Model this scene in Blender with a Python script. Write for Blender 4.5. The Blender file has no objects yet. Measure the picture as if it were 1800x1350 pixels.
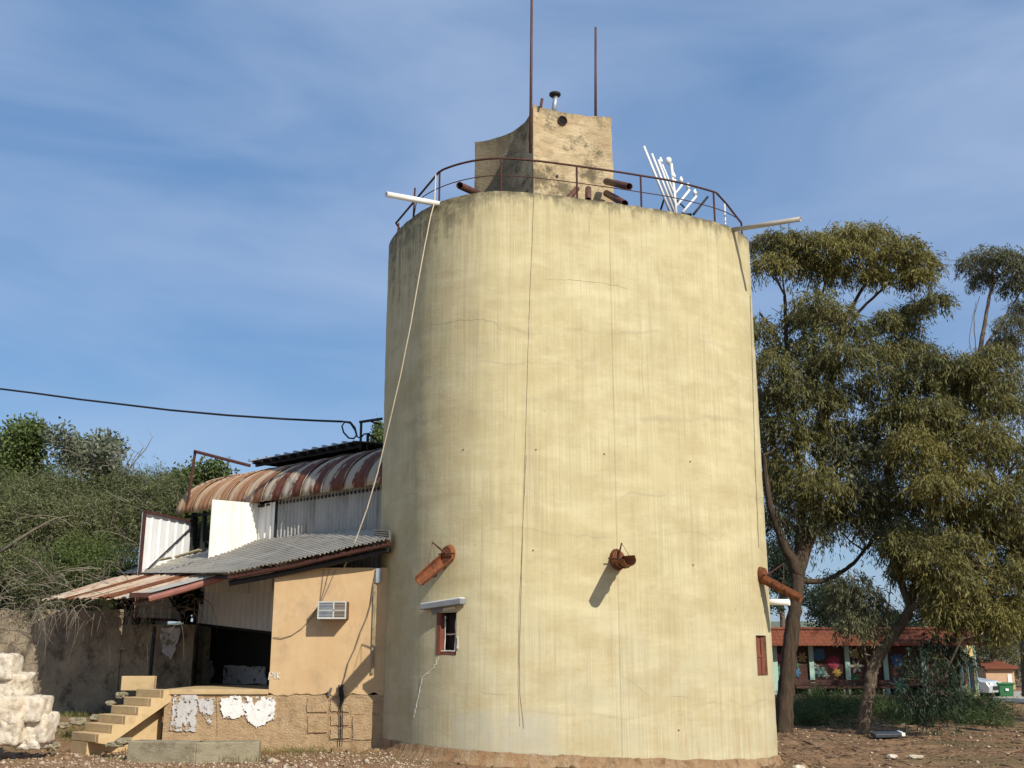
import bpy, math, random
import numpy as np
from mathutils import Vector, noise
random.seed(7)
rng = np.random.default_rng(11)
S = bpy.context.scene
C = S.collection

# ------------------------------------------------------------------ camera, sky, sun, exposure
EYE = 2.4; FPX = 1885.0; TH = math.atan(.252)
CT, ST = math.cos(TH), math.sin(TH)
cam_d = bpy.data.cameras.new('camera'); cam = bpy.data.objects.new('camera', cam_d); C.objects.link(cam)
cam.location = (0, 0, EYE); cam.rotation_euler = (math.pi/2 + TH, 0, 0)
cam_d.sensor_width = 36; cam_d.lens = 36*FPX/1800; cam_d.clip_start = .1; cam_d.clip_end = 6000
S.camera = cam
SUN_AZ = math.radians(36); SUN_EL = math.radians(35)      # azimuth: to the right of straight behind the camera
to_sun = Vector((math.sin(SUN_AZ)*math.cos(SUN_EL), -math.cos(SUN_AZ)*math.cos(SUN_EL), math.sin(SUN_EL)))
CLOUD_OFF = (3, 1, 0)
w = bpy.data.worlds.new('World'); S.world = w; w.use_nodes = True
nt = w.node_tree; nt.nodes.clear()
wo = nt.nodes.new('ShaderNodeOutputWorld'); bg = nt.nodes.new('ShaderNodeBackground')
sky = nt.nodes.new('ShaderNodeTexSky'); sky.sky_type = 'NISHITA'; sky.sun_disc = False
sky.sun_elevation = SUN_EL; sky.sun_rotation = math.pi - SUN_AZ
sky.air_density = 1.0; sky.dust_density = 1.0; sky.ozone_density = 1.5; sky.altitude = 0
tc = nt.nodes.new('ShaderNodeTexCoord')
mp = nt.nodes.new('ShaderNodeMapping'); mp.inputs['Scale'].default_value = (1.0, 1.0, 3.6); mp.inputs['Rotation'].default_value = (0.1, .22, .3); mp.inputs['Location'].default_value = CLOUD_OFF
n1 = nt.nodes.new('ShaderNodeTexNoise'); n1.inputs['Scale'].default_value = 2.1; n1.inputs['Detail'].default_value = 5; n1.inputs['Roughness'].default_value = .5; n1.inputs['Distortion'].default_value = .5
r1 = nt.nodes.new('ShaderNodeValToRGB'); r1.color_ramp.elements[0].position = .36; r1.color_ramp.elements[0].color = (0, 0, 0, 1); r1.color_ramp.elements[1].position = .78; r1.color_ramp.elements[1].color = (.62, .62, .62, 1)
mx = nt.nodes.new('ShaderNodeMix'); mx.data_type = 'RGBA'; mx.inputs[7].default_value = (3.8, 4.5, 5.9, 1)
L = nt.links.new
L(tc.outputs['Generated'], mp.inputs[0]); L(mp.outputs[0], n1.inputs['Vector']); L(n1.outputs['Fac'], r1.inputs[0])
hs = nt.nodes.new('ShaderNodeHueSaturation'); hs.inputs['Saturation'].default_value = 1.12; L(sky.outputs[0], hs.inputs['Color'])
hz_ = nt.nodes.new('ShaderNodeMix'); hz_.data_type = 'RGBA'; hz_.inputs[0].default_value = .6; hz_.inputs[7].default_value = (1.05, 2.1, 4.0, 1); L(hs.outputs[0], hz_.inputs[6])
L(r1.outputs[0], mx.inputs[0]); L(hz_.outputs[2], mx.inputs[6]); L(mx.outputs[2], bg.inputs[0]); L(bg.outputs[0], wo.inputs[0])
bg.inputs[1].default_value = .12
sd = bpy.data.lights.new('sun', 'SUN'); sd.energy = 4.2; sd.angle = math.radians(.53); sd.color = (1, .93, .81)
so = bpy.data.objects.new('sun', sd); C.objects.link(so); so.rotation_euler = to_sun.to_track_quat('Z', 'Y').to_euler()
S.view_settings.view_transform = 'Standard'; S.view_settings.look = 'None'; S.view_settings.exposure = .27; S.view_settings.gamma = 1
S.render.engine = 'CYCLES'
S.cycles.max_bounces = 6; S.cycles.transparent_max_bounces = 4

# ------------------------------------------------------------------ helpers
def ray(px, py):
    xc = (px-900)/FPX; yc = (675-py)/FPX
    return xc, CT-yc*ST, ST+yc*CT
def P(px, py, Y):
    x, y, z = ray(px, py); t = Y/y
    return Vector((x*t, Y, EYE+z*t))
def G(px, py, zz):
    x, y, z = ray(px, py); t = (zz-EYE)/z
    return Vector((x*t, y*t, zz))
def PL(px, py, O, d):          # pixel ray meets the vertical plane through O along plan direction d
    x, y, z = ray(px, py); t = (O[0]*d[1]-O[1]*d[0])/(x*d[1]-y*d[0])
    return Vector((x*t, y*t, EYE+z*t))
def proj(p):
    dx, dy, dz = p[0], p[1], p[2]-EYE
    f = dy*CT+dz*ST; u = -dy*ST+dz*CT
    return 900+FPX*dx/f, 675-FPX*u/f

def tag(o, label=None, cat=None, group=None, kind=None):
    if label: o['label'] = label
    if cat: o['category'] = cat
    if group: o['group'] = group
    if kind: o['kind'] = kind
    return o
OFF = {}
def thing(name, loc, label, cat, group=None):
    o = bpy.data.objects.new(name, None); C.objects.link(o); o.location = loc; o.empty_display_size = .2
    OFF[o] = Vector(loc)
    return tag(o, label, cat, group)
def link(name, me, m, parent=None, smooth=False):
    if m: me.materials.append(m)
    o = bpy.data.objects.new(name, me); C.objects.link(o)
    if parent is not None:
        o.parent = parent; OFF[o] = OFF[parent]
    else: OFF[o] = Vector((0, 0, 0))
    if smooth: me.shade_smooth()
    return o
class MB:
    def __init__(s): s.v = []; s.f = []; s.uv = None
    def add(s, vs, fs):
        b = len(s.v); s.v += [tuple(q) for q in vs]; s.f += [tuple(i+b for i in f) for f in fs]; return s
    def box(s, c, ex, ey, ez, top=1.0):     # centre, half extents as vectors
        c = Vector(c); ex, ey, ez = Vector(ex), Vector(ey), Vector(ez); vs = []
        for k in (-1, 1):
            q = top if k > 0 else 1.0
            for i, j in ((-1, -1), (1, -1), (1, 1), (-1, 1)): vs.append(c+ex*i*q+ey*j*q+ez*k)
        return s.add(vs, [(3, 2, 1, 0), (4, 5, 6, 7), (0, 1, 5, 4), (1, 2, 6, 5), (2, 3, 7, 6), (3, 0, 4, 7)])
    def abox(s, x0, x1, y0, y1, z0, z1):
        return s.box(((x0+x1)/2, (y0+y1)/2, (z0+z1)/2), ((x1-x0)/2, 0, 0), (0, (y1-y0)/2, 0), (0, 0, (z1-z0)/2))
    def tube(s, pts, r, n=8, caps=True, wob=0):
        pts = [Vector(p) for p in pts]
        rs = r if isinstance(r, (list, tuple)) else [r]*len(pts)
        d0 = (pts[1]-pts[0]).normalized(); a = d0.orthogonal().normalized(); vs = []; fs = []
        for i, p in enumerate(pts):
            d = (pts[min(i+1, len(pts)-1)]-pts[max(i-1, 0)]).normalized()
            a = (a-d*a.dot(d)).normalized(); b = d.cross(a)
            for k in range(n):
                t = 2*math.pi*k/n; q = rs[i]*(1+(random.uniform(-wob, wob) if wob else 0))
                vs.append(p+a*math.cos(t)*q+b*math.sin(t)*q)
        for i in range(len(pts)-1):
            for k in range(n): fs.append((i*n+k, i*n+(k+1) % n, (i+1)*n+(k+1) % n, (i+1)*n+k))
        if caps: fs.append(tuple(range(n-1, -1, -1))); fs.append(tuple((len(pts)-1)*n+k for k in range(n)))
        return s.add(vs, fs)
    def pipe(s, p0, p1, r, t=.006, n=14):    # hollow open pipe
        p0, p1 = Vector(p0), Vector(p1); d = (p1-p0).normalized(); a = d.orthogonal().normalized(); b = d.cross(a); vs = []; fs = []
        for (p, q) in ((p0, r), (p1, r), (p1, r-t), (p0, r-t)):
            for k in range(n):
                u = 2*math.pi*k/n; vs.append(p+a*math.cos(u)*q+b*math.sin(u)*q)
        for i in range(4):
            j = (i+1) % 4
            for k in range(n): fs.append((i*n+k, i*n+(k+1) % n, j*n+(k+1) % n, j*n+k))
        return s.add(vs, fs)
    def poly(s, pts, off):                    # flat outline with thickness vector off
        n = len(pts); pts = [Vector(p) for p in pts]; off = Vector(off)
        return s.add(pts+[p+off for p in pts], [tuple(range(n-1, -1, -1)), tuple(range(n, 2*n))]+[(i, (i+1) % n, n+(i+1) % n, n+i) for i in range(n)])
    def build(s, name, m, parent=None, smooth=False, bevel=0):
        off = OFF[parent] if parent is not None else Vector((0, 0, 0))
        me = bpy.data.meshes.new(name); me.from_pydata([(q[0]-off.x, q[1]-off.y, q[2]-off.z) for q in s.v], [], s.f); me.update()
        if s.uv is not None:
            uvl = me.uv_layers.new(name='UVMap'); arr = np.array(s.uv, dtype=np.float32)
            idx = np.empty(len(me.loops), dtype=np.int32); me.loops.foreach_get('vertex_index', idx)
            uvl.data.foreach_set('uv', arr[idx].ravel())
        o = link(name, me, m, parent, smooth)
        if bevel:
            b = o.modifiers.new('bevel', 'BEVEL'); b.width = bevel; b.segments = 2; b.limit_method = 'ANGLE'
        return o
def np_mesh(name, V, Fq, m, parent=None, tri=False, smooth=False):
    off = OFF[parent] if parent is not None else Vector((0, 0, 0))
    V = np.asarray(V, dtype=np.float32)-np.array(off, dtype=np.float32); Fq = np.asarray(Fq, dtype=np.int32); k = Fq.shape[1]
    me = bpy.data.meshes.new(name); me.vertices.add(len(V)); me.vertices.foreach_set('co', V.ravel())
    me.loops.add(Fq.size); me.loops.foreach_set('vertex_index', Fq.ravel()); me.polygons.add(len(Fq))
    me.polygons.foreach_set('loop_start', np.arange(0, Fq.size, k, dtype=np.int32)); me.update(calc_edges=True); me.validate()
    return link(name, me, m, parent, smooth)

# ------------------------------------------------------------------ materials
class NT:
    def __init__(s, name, rough=.85, spec=.25, metal=0):
        s.m = bpy.data.materials.new(name); s.m.use_nodes = True; s.t = s.m.node_tree; s.b = s.t.nodes['Principled BSDF']
        s.b.inputs['Roughness'].default_value = rough; s.b.inputs['Specular IOR Level'].default_value = spec; s.b.inputs['Metallic'].default_value = metal
    def n(s, t): return s.t.nodes.new('ShaderNode'+t)
    def l(s, a, b): s.t.links.new(a, b)
    def co(s, kind='Object', scale=(1, 1, 1), rot=(0, 0, 0), loc=(0, 0, 0)):
        t = s.n('TexCoord'); m = s.n('Mapping'); m.inputs['Scale'].default_value = scale; m.inputs['Rotation'].default_value = rot; m.inputs['Location'].default_value = loc
        s.l(t.outputs[kind], m.inputs[0]); return m.outputs[0]
    def noise(s, vec, scale=1, det=6, rough=.6, dist=0):
        k = s.n('TexNoise'); k.inputs['Scale'].default_value = scale; k.inputs['Detail'].default_value = det; k.inputs['Roughness'].default_value = rough; k.inputs['Distortion'].default_value = dist
        s.l(vec, k.inputs['Vector']); return k.outputs['Fac']
    def voro(s, vec, scale, feat='F1', out='Distance'):
        k = s.n('TexVoronoi'); k.feature = feat; k.inputs['Scale'].default_value = scale; s.l(vec, k.inputs['Vector']); return k.outputs[out]
    def ramp(s, fac, *st):
        r = s.n('ValToRGB'); e = r.color_ramp.elements
        while len(e) < len(st): e.new(.5)
        for q, (p, c) in zip(e, st):
            q.position = p; q.color = (c, c, c, 1) if isinstance(c, (int, float)) else (*c, 1)
        s.l(fac, r.inputs[0]); return r.outputs[0]
    def mix(s, f, a, b, mode='MIX'):
        k = s.n('Mix'); k.data_type = 'RGBA'; k.blend_type = mode
        for i, q in ((0, f), (6, a), (7, b)):
            if isinstance(q, (int, float)): k.inputs[i].default_value = q if i == 0 else (q, q, q, 1)
            elif isinstance(q, tuple): k.inputs[i].default_value = (*q, 1)
            else: s.l(q, k.inputs[i])
        return k.outputs[2]
    def math(s, op, a, b=None, cl=False):
        k = s.n('Math'); k.operation = op; k.use_clamp = cl
        for i, q in ((0, a), (1, b)):
            if q is None: continue
            if isinstance(q, (int, float)): k.inputs[i].default_value = q
            else: s.l(q, k.inputs[i])
        return k.outputs[0]
    def sep(s, vec):
        k = s.n('SeparateXYZ'); s.l(vec, k.inputs[0]); return k.outputs
    def bump(s, h, st=.4, d=.02):
        k = s.n('Bump'); k.inputs['Strength'].default_value = st; k.inputs['Distance'].default_value = d; s.l(h, k.inputs['Height']); s.l(k.outputs[0], s.b.inputs['Normal']); return s
    def col(s, c):
        if isinstance(c, tuple): s.b.inputs['Base Color'].default_value = (*c, 1)
        else: s.l(c, s.b.inputs['Base Color'])
        return s
def plain(name, a, b=None, scale=6, rough=.8, bump=.2, metal=0, spec=.25, stretch=(1, 1, 1), dist=.01):
    k = NT(name, rough, spec, metal); v = k.co(scale=stretch); n = k.noise(v, scale, 7, .65)
    b = b or tuple(x*.7 for x in a)
    k.col(k.mix(k.ramp(n, (.35, 0.), (.68, 1.)), a, b)); k.bump(k.noise(v, scale*4, 5), bump, dist); return k.m

def silo_mat():
    k = NT('silo_paint', .86, .2); uv = k.co('UV')
    U, V, _ = k.sep(uv)
    base = k.mix(k.ramp(k.noise(uv, .35, 5, .6), (.35, 0.), (.65, 1.)), (.522, .464, .276), (.475, .408, .225))
    # greyer washed lower metres (dust and splash), soft edge
    low = k.math('ADD', V, k.math('MULTIPLY', k.noise(uv, .5, 4), -3.5))
    base = k.mix(k.math('MULTIPLY', k.ramp(k.math('MULTIPLY', low, .25), (.0, 1.), (.55, 0.)), .6), base, (.46, .428, .30))
    # vertical run streaks
    st1 = k.noise(k.co('UV', (11, .25, 1)), 1, 6, .66, .2); st2 = k.noise(k.co('UV', (30, .5, 1)), 1, 4, .6)
    mo = k.noise(uv, 1.1, 7, .68); base = k.mix(k.ramp(mo, (.42, 0.), (.60, .85)), base, (.43, .36, .20))
    base = k.mix(k.ramp(k.noise(k.co('UV', (.7, 2.0, 1), loc=(5, 1, 0)), 1, 6, .65), (.48, 0.), (.66, .55)), base, (.60, .53, .335))
    sk_ = k.ramp(k.noise(k.co('UV', (.55, .4, 1), loc=(9, 4, 0)), 1, 4, .6), (.40, .12), (.64, 1.))
    base = k.mix(k.math('MULTIPLY', k.ramp(st1, (.46, 0.), (.70, .8)), sk_), base, (.36, .31, .19))
    base = k.mix(k.math('MULTIPLY', k.ramp(st2, (.50, 0.), (.72, .6)), k.ramp(k.noise(k.co('UV', (.5, .6, 1), loc=(1, 14, 0)), 1, 4, .6), (.42, .05), (.62, 1.))), base, (.62, .55, .35))
    base = k.mix(k.ramp(k.noise(k.co('UV', (19, .3, 1), loc=(3, 5, 0)), 1, 5, .65), (.52, 0.), (.72, .55)), base, (.34, .29, .18))
    # wandering horizontal pour joints, broken up
    for v0, amp, wdt, s in ((9.0, .5, .06, .3), (7.3, .45, .09, .4), (5.6, .5, .035, .4), (4.7, .35, .03, .6), (8.2, .5, .03, .45), (1.35, .3, .04, .5)):
        f = k.noise(k.co('UV', (s, 0, 0), loc=(v0*3.1, v0, 0)), 1, 5, .55)
        d = k.math('ABSOLUTE', k.math('SUBTRACT', k.math('SUBTRACT', V, v0), k.math('MULTIPLY', k.math('SUBTRACT', f, .5), amp*3)))
        m = k.ramp(k.math('DIVIDE', d, wdt), (0., 1.), (1., 0.))
        m = k.math('MULTIPLY', m, k.ramp(k.noise(k.co('UV', (.8, .8, 1), loc=(v0, 0, 0)), 1, 5), (.45, 0.), (.62, .45)))
        base = k.mix(m, base, (.31, .27, .18))
    # trowel scuffs
    sc = k.noise(k.co('UV', (2.2, 9, 1)), 1.3, 6, .7); base = k.mix(k.ramp(sc, (.62, 0.), (.72, .35)), base, (.40, .35, .24))
    # mould under the rim, with drips; thicker on the weather side (small u)
    edge = k.math('SUBTRACT', 11.93, V)
    dr = k.noise(k.co('UV', (4.5, .3, 1), loc=(7, 2, 0)), 1, 6, .7)
    side = k.ramp(k.math('MULTIPLY', U, .1), (.20, 1.), (.42, .16))
    reach = k.math('MULTIPLY', k.math('MULTIPLY', k.ramp(dr, (.36, .05), (.68, 1.)), side), 3.6)
    m = k.ramp(k.math('DIVIDE', edge, k.math('ADD', reach, .03)), (0., 1.), (1., 0.))
    m = k.math('MULTIPLY', m, k.ramp(k.noise(uv, 3.2, 6, .7), (.36, .2), (.54, 1.)))
    base = k.mix(m, base, (.115, .098, .06))
    bl_ = k.math('MULTIPLY', k.ramp(k.noise(k.co('UV', (2.6, 1.5, 1), loc=(2, 8, 0)), 1, 9, .8), (.53, 0.), (.62, .85)), k.math('MULTIPLY', k.ramp(k.math('MULTIPLY', U, .1), (.22, 1.), (.33, 0.)), k.ramp(k.math('MULTIPLY', edge, .2), (.05, 1.), (.62, 0.))))
    base = k.mix(bl_, base, (.12, .105, .07))
    # bare cement repair at the foot
    px = k.ramp(k.math('MULTIPLY', k.math('ABSOLUTE', k.math('SUBTRACT', k.math('ADD', U, k.math('MULTIPLY', k.noise(k.co('UV', (3, .5, 1)), 1, 5), 1.6)), 5.2)), .5), (.40, 1.), (.58, 0.))
    pz = k.ramp(k.math('ADD', k.math('MULTIPLY', V, .5), k.math('MULTIPLY', k.noise(uv, 1.6, 5), .25)), (.74, 1.), (.86, 0.))
    px = k.math('MULTIPLY', px, k.ramp(k.noise(k.co('UV', (5, 1.3, 1)), 1, 6, .7), (.36, .25), (.55, 1.)))
    base = k.mix(k.math('MULTIPLY', k.math('MULTIPLY', px, pz), .7), base, (.39, .375, .30))
    rs = k.noise(k.co('UV', (6, .7, 1), loc=(1, 9, 0)), 1, 4); base = k.mix(k.math('MULTIPLY', k.ramp(rs, (.62, 0.), (.75, .6)), k.ramp(V, (.85/1, 1.), (1., 0.))), base, (.42, .24, .11))
    # specks
    sp = k.voro(uv, 2.2); base = k.mix(k.ramp(sp, (.018, .8), (.03, 0.)), base, (.16, .13, .09))
    k.col(base)
    h = k.math('ADD', k.math('MULTIPLY', st1, .6), k.math('ADD', k.math('MULTIPLY', k.noise(uv, 14, 6, .7), .35), k.math('MULTIPLY', sc, .5)))
    k.bump(h, .5, .018); return k.m
def leaf_mat(name, a, b, c, trans=.28, rough=.55):
    k = NT(name, rough, .3); g = k.n('NewGeometry'); v = k.co(scale=(1, 1, 1))
    f = k.mix(g.outputs['Random Per Island'], a, b)
    f = k.mix(k.ramp(k.noise(v, .55, 3), (.4, 0.), (.66, .8)), f, c)
    k.col(f)
    tr = k.n('BsdfTranslucent'); k.l(f, tr.inputs[0]); ms = k.n('MixShader'); ms.inputs[0].default_value = trans
    out = k.t.nodes['Material Output']; k.l(k.b.outputs[0], ms.inputs[1]); k.l(tr.outputs[0], ms.inputs[2]); k.l(ms.outputs[0], out.inputs[0]); return k.m
def stained(name, a, b, dark, sc=2., amt=.7, stretch=(1, 1, 1), bump=.5, dist=.02, rough=.9):
    k = NT(name, rough, .15); v = k.co(scale=stretch)
    c = k.mix(k.ramp(k.noise(v, sc, 6), (.35, 0.), (.65, 1.)), a, b)
    c = k.mix(k.ramp(k.noise(k.co(scale=stretch, loc=(4, 7, 1)), sc*1.7, 8, .72), (.50, 0.), (.66, amt)), c, dark)
    k.col(c); k.bump(k.noise(v, sc*9, 7, .7), bump, dist); return k.m
def ground_mat():
    k = NT('soil', .95, .1); v = k.co()
    X, Y, Z = k.sep(v)
    red = k.mix(k.ramp(k.noise(v, 1.1, 8, .7), (.35, 0.), (.65, 1.)), (.23, .125, .065), (.31, .20, .115))
    lit = k.mix(k.ramp(k.noise(v, .9, 8, .75), (.36, 0.), (.62, 1.)), (.17, .102, .058), (.36, .22, .122))
    lit = k.mix(k.ramp(k.noise(v, 9, 6, .8), (.47, 0.), (.64, .6)), lit, (.085, .058, .038))
    c = k.mix(k.ramp(k.math('MULTIPLY', k.math('ADD', X, 5), .1), (.3, 0.), (.8, 1.)), red, lit)
    c = k.mix(k.ramp(k.noise(v, .22, 6, .6), (.5, 0.), (.62, .6)), c, (.10, .105, .045))
    c = k.mix(k.ramp(k.voro(v, 14), (.10, .7), (.16, 0.)), c, (.55, .47, .36))
    c = k.mix(k.ramp(k.math('MULTIPLY', Y, .05), (.70, 1.), (.84, 0.)), c, k.mix(k.ramp(k.noise(v, .8, 6), (.4, 0.), (.6, 1.)), (.46, .38, .27), (.38, .30, .20)))  # paler soil on the unseen foreground, added to bounce fill onto the silo
    k.col(c); k.bump(k.noise(v, 12, 8, .75), .9, .05); return k.m
def head_mat():
    k = NT('headhouse_cement', .9, .15); v = k.co(); X, Y, Z = k.sep(v)
    c = k.mix(k.ramp(k.noise(v, 1.6, 6, .6), (.36, 0.), (.64, 1.)), (.56, .45, .28), (.44, .33, .19))
    c = k.mix(k.ramp(k.noise(k.co(scale=(1.5, 1.5, 6)), 1.4, 7, .7), (.50, 0.), (.62, .6)), c, (.30, .22, .13))
    c = k.mix(k.ramp(k.noise(k.co(loc=(3, 1, 7)), .9, 9, .78), (.50, 0.), (.58, .85)), c, (.115, .098, .058))
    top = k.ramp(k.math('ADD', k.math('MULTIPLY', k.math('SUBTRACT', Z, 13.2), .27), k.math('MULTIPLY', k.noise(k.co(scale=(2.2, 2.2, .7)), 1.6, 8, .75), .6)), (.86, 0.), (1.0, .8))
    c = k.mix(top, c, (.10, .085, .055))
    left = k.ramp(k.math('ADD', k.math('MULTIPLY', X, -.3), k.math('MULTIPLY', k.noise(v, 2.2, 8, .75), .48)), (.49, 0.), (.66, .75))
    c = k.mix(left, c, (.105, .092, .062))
    k.col(c); k.bump(k.noise(k.co(scale=(1, 1, 2.5)), 9, 8, .72), .9, .035); return k.m
def vault_mat():
    k = NT('vault_sheet', .7, .25); uv = k.co('UV'); U, V, _ = k.sep(uv); ob = k.co()
    fr = k.math('FRACT', U)
    nz = k.noise(k.co('UV', (6, 2.2, 1)), 1, 7, .7)
    f = k.math('ADD', fr, k.math('MULTIPLY', k.math('SUBTRACT', nz, .5), 1.15))
    m = k.ramp(f, (.0, 0.), (.05, 1.), (.50, 1.), (.55, 0.))
    paint = k.mix(k.ramp(k.noise(ob, 3, 6), (.35, 0.), (.65, 1.)), (.36, .315, .26), (.40, .33, .23))
    rust = k.mix(k.ramp(k.noise(ob, 5, 7, .7), (.35, 0.), (.65, 1.)), (.095, .032, .02), (.15, .052, .028))
    c = k.mix(m, paint, rust)
    c = k.mix(k.ramp(k.noise(k.co('UV', (9, 5, 1), loc=(2, 3, 0)), 1, 8, .75), (.60, 0.), (.66, .9)), c, (.21, .085, .04))
    # the weathered end of the vault is rusted orange
    c = k.mix(k.math('MULTIPLY', k.ramp(k.math('MULTIPLY', k.math('ADD', U, k.math('MULTIPLY', nz, 3)), .1), (.8, 0.), (1.0, 1.)), .5), c, k.mix(nz, (.50, .20, .07), (.52, .36, .20)))
    k.col(c); k.bump(nz, .3, .01); return k.m
def flaky(name, a, b, dark, th):
    m = stained(name, a, b, dark, 7, .45, (1, 1, 1), .6, .012); t = m.node_tree; out = t.nodes['Material Output']; bs = t.nodes['Principled BSDF']
    co = t.nodes.new('ShaderNodeTexCoord'); nz = t.nodes.new('ShaderNodeTexNoise'); nz.inputs['Scale'].default_value = 5; nz.inputs['Detail'].default_value = 8; nz.inputs['Roughness'].default_value = .72
    rp = t.nodes.new('ShaderNodeValToRGB'); rp.color_ramp.elements[0].position = th; rp.color_ramp.elements[1].position = th+.02
    tr = t.nodes.new('ShaderNodeBsdfTransparent'); ms = t.nodes.new('ShaderNodeMixShader'); t.links.new(co.outputs['Object'], nz.inputs['Vector']); t.links.new(nz.outputs['Fac'], rp.inputs[0]); t.links.new(rp.outputs[0], ms.inputs[0]); t.links.new(bs.outputs[0], ms.inputs[1]); t.links.new(tr.outputs[0], ms.inputs[2]); t.links.new(ms.outputs[0], out.inputs[0]); return m
MAT = {}
def mats():
    M = MAT
    M['silo'] = silo_mat()
    M['head'] = head_mat(); M['panel2'] = plain('clean_sheet', (.74, .75, .75), (.66, .67, .67), 2, .5, .03)
    M['plinth'] = stained('broken_footing', (.42, .30, .18), (.34, .20, .10), (.12, .07, .04), 3, .7, (1, 1, .7), 1, .06)
    M['roofslab'] = plain('roof_slab', (.16, .14, .11), (.08, .07, .06), 4)
    M['rust'] = stained('chute_rust', (.225, .08, .03), (.135, .05, .025), (.065, .028, .018), 6, .85, (1, 1, 1), .4, .006, .75)
    M['rust2'] = plain('rail_rust', (.085, .033, .025), (.05, .022, .018), 9, .7)
    M['brown'] = plain('brown_pipe', (.13, .055, .04), (.075, .035, .028), 7, .55)
    M['pvc'] = plain('white_pvc', (.82, .81, .77), (.70, .69, .64), 5, .35, .05)
    M['pvcg'] = plain('grey_pvc', (.40, .37, .31), (.33, .30, .25), 5, .45, .05)
    M['white'] = plain('white_enamel', (.80, .80, .78), (.68, .68, .66), 6, .4, .05)
    M['galv'] = plain('galvanised', (.50, .53, .57), (.38, .40, .43), 8, .4, .05, .6)
    M['dark'] = plain('dark_steel', (.03, .03, .034), (.018, .018, .02), 8, .6)
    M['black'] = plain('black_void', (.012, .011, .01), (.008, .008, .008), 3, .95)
    M['panel'] = stained('white_sheet', (.78, .76, .71), (.70, .68, .62), (.46, .38, .28), 1.6, .3, (3, 3, .3), .1, .004, .55)
    M['corr'] = stained('grey_sheet', (.40, .39, .36), (.33, .32, .29), (.17, .15, .12), 1.5, .6, (2, 2, .4), .2, .005, .6)
    M['asb'] = stained('fibre_cement', (.44, .40, .33), (.35, .315, .255), (.19, .17, .135), 1.3, .5, (1, 1, 1), .5, .01)
    M['rustsheet'] = stained('rusty_sheet', (.46, .30, .19), (.50, .42, .34), (.30, .09, .04), 1.8, .9, (1.2, 5, 2), .3, .006, .7)
    M['vault'] = vault_mat()
    M['orange'] = stained('orange_plaster', (.565, .40, .225), (.515, .35, .185), (.42, .30, .175), 1.7, .75, (1, 1, .6), .25, .006)
    M['stone'] = stained('rough_render', (.50, .36, .21), (.44, .30, .165), (.24, .16, .09), 2.6, .7, (1, 1, 1.4), 1, .04)
    M['wpaint'] = flaky('flaking_whitewash', (.80, .79, .76), (.74, .73, .69), (.42, .35, .26), .56)
    M['gpaint'] = flaky('grey_whitewash', (.56, .545, .52), (.48, .465, .44), (.28, .23, .17), .54)
    M['stair'] = stained('stair_cement', (.56, .41, .22), (.50, .36, .19), (.30, .21, .11), 2.3, .5, (1, 1, 1), .4, .01)
    M['slab'] = stained('old_concrete', (.34, .30, .20), (.27, .23, .15), (.12, .10, .06), 2.6, .7, (1, 1, 2), .8, .02)
    M['retain'] = stained('retaining_cement', (.37, .30, .20), (.21, .17, .12), (.05, .042, .03), 1.5, .9, (1, 1, .7), 1, .04)
    M['bould'] = stained('limewashed_stone', (.80, .765, .69), (.72, .655, .55), (.25, .18, .12), 4.2, .75, (1, 1, 1), .9, .03); bm_ = M['bould'].node_tree; oi_ = bm_.nodes.new('ShaderNodeObjectInfo'); mxb = bm_.nodes.new('ShaderNodeMix'); mxb.data_type = 'RGBA'; mxb.blend_type = 'MULTIPLY'; bsd = bm_.nodes['Principled BSDF']; src = bsd.inputs['Base Color'].links[0].from_socket; rb_ = bm_.nodes.new('ShaderNodeValToRGB'); rb_.color_ramp.elements[0].color = (.9, .83, .72, 1); bm_.links.new(oi_.outputs['Random'], rb_.inputs[0]); mxb.inputs[0].default_value = 1; bm_.links.new(src, mxb.inputs[6]); bm_.links.new(rb_.outputs[0], mxb.inputs[7]); bm_.links.new(mxb.outputs[2], bsd.inputs['Base Color'])
    M['bark'] = stained('eucalypt_bark', (.13, .096, .067), (.08, .057, .039), (.03, .022, .016), 4, .9, (3, 3, .35), 1, .05)
    M['bark2'] = stained('pale_bark', (.22, .172, .122), (.125, .094, .066), (.045, .033, .024), 3.4, .9, (2.5, 2.5, .35), 1, .03)
    M['limb'] = plain('smooth_limb', (.17, .13, .095), (.09, .065, .05), 4, .85)
    M['twig'] = plain('dry_twig', (.21, .18, .14), (.12, .10, .075), 9, .9)
    M['leafA'] = leaf_mat('eucalypt_leaf', (.125, .122, .034), (.225, .205, .07), (.085, .088, .032))
    M['leafB'] = leaf_mat('eucalypt_leaf_sunny', (.165, .15, .036), (.265, .232, .072), (.11, .106, .034))  # lighter copy of the eucalypt leaf, sunlit highlights painted into its colour
    M['leafC'] = leaf_mat('eucalypt_leaf_grey', (.105, .11, .052), (.175, .172, .085), (.07, .075, .038))
    M['leafD'] = leaf_mat('thicket_leaf', (.12, .145, .058), (.215, .225, .105), (.08, .10, .04))
    M['leafE'] = leaf_mat('broad_leaf', (.085, .125, .032), (.155, .195, .062), (.055, .08, .024))
    M['leafF'] = leaf_mat('pale_leaf', (.15, .175, .11), (.22, .24, .16), (.105, .125, .08))
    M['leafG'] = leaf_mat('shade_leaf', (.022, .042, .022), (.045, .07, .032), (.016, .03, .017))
    M['leafH'] = leaf_mat('verge_leaf', (.06, .105, .028), (.13, .16, .05), (.035, .06, .018))
    M['grass'] = leaf_mat('grass_blade', (.16, .15, .04), (.24, .19, .075), (.10, .14, .03))
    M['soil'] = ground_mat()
    M['pebble'] = plain('limestone_chip', (.50, .42, .32), (.36, .26, .17), 5, .9, .4)
    M['litter'] = plain('bark_litter', (.12, .075, .045), (.26, .17, .10), 11, .9)
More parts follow.
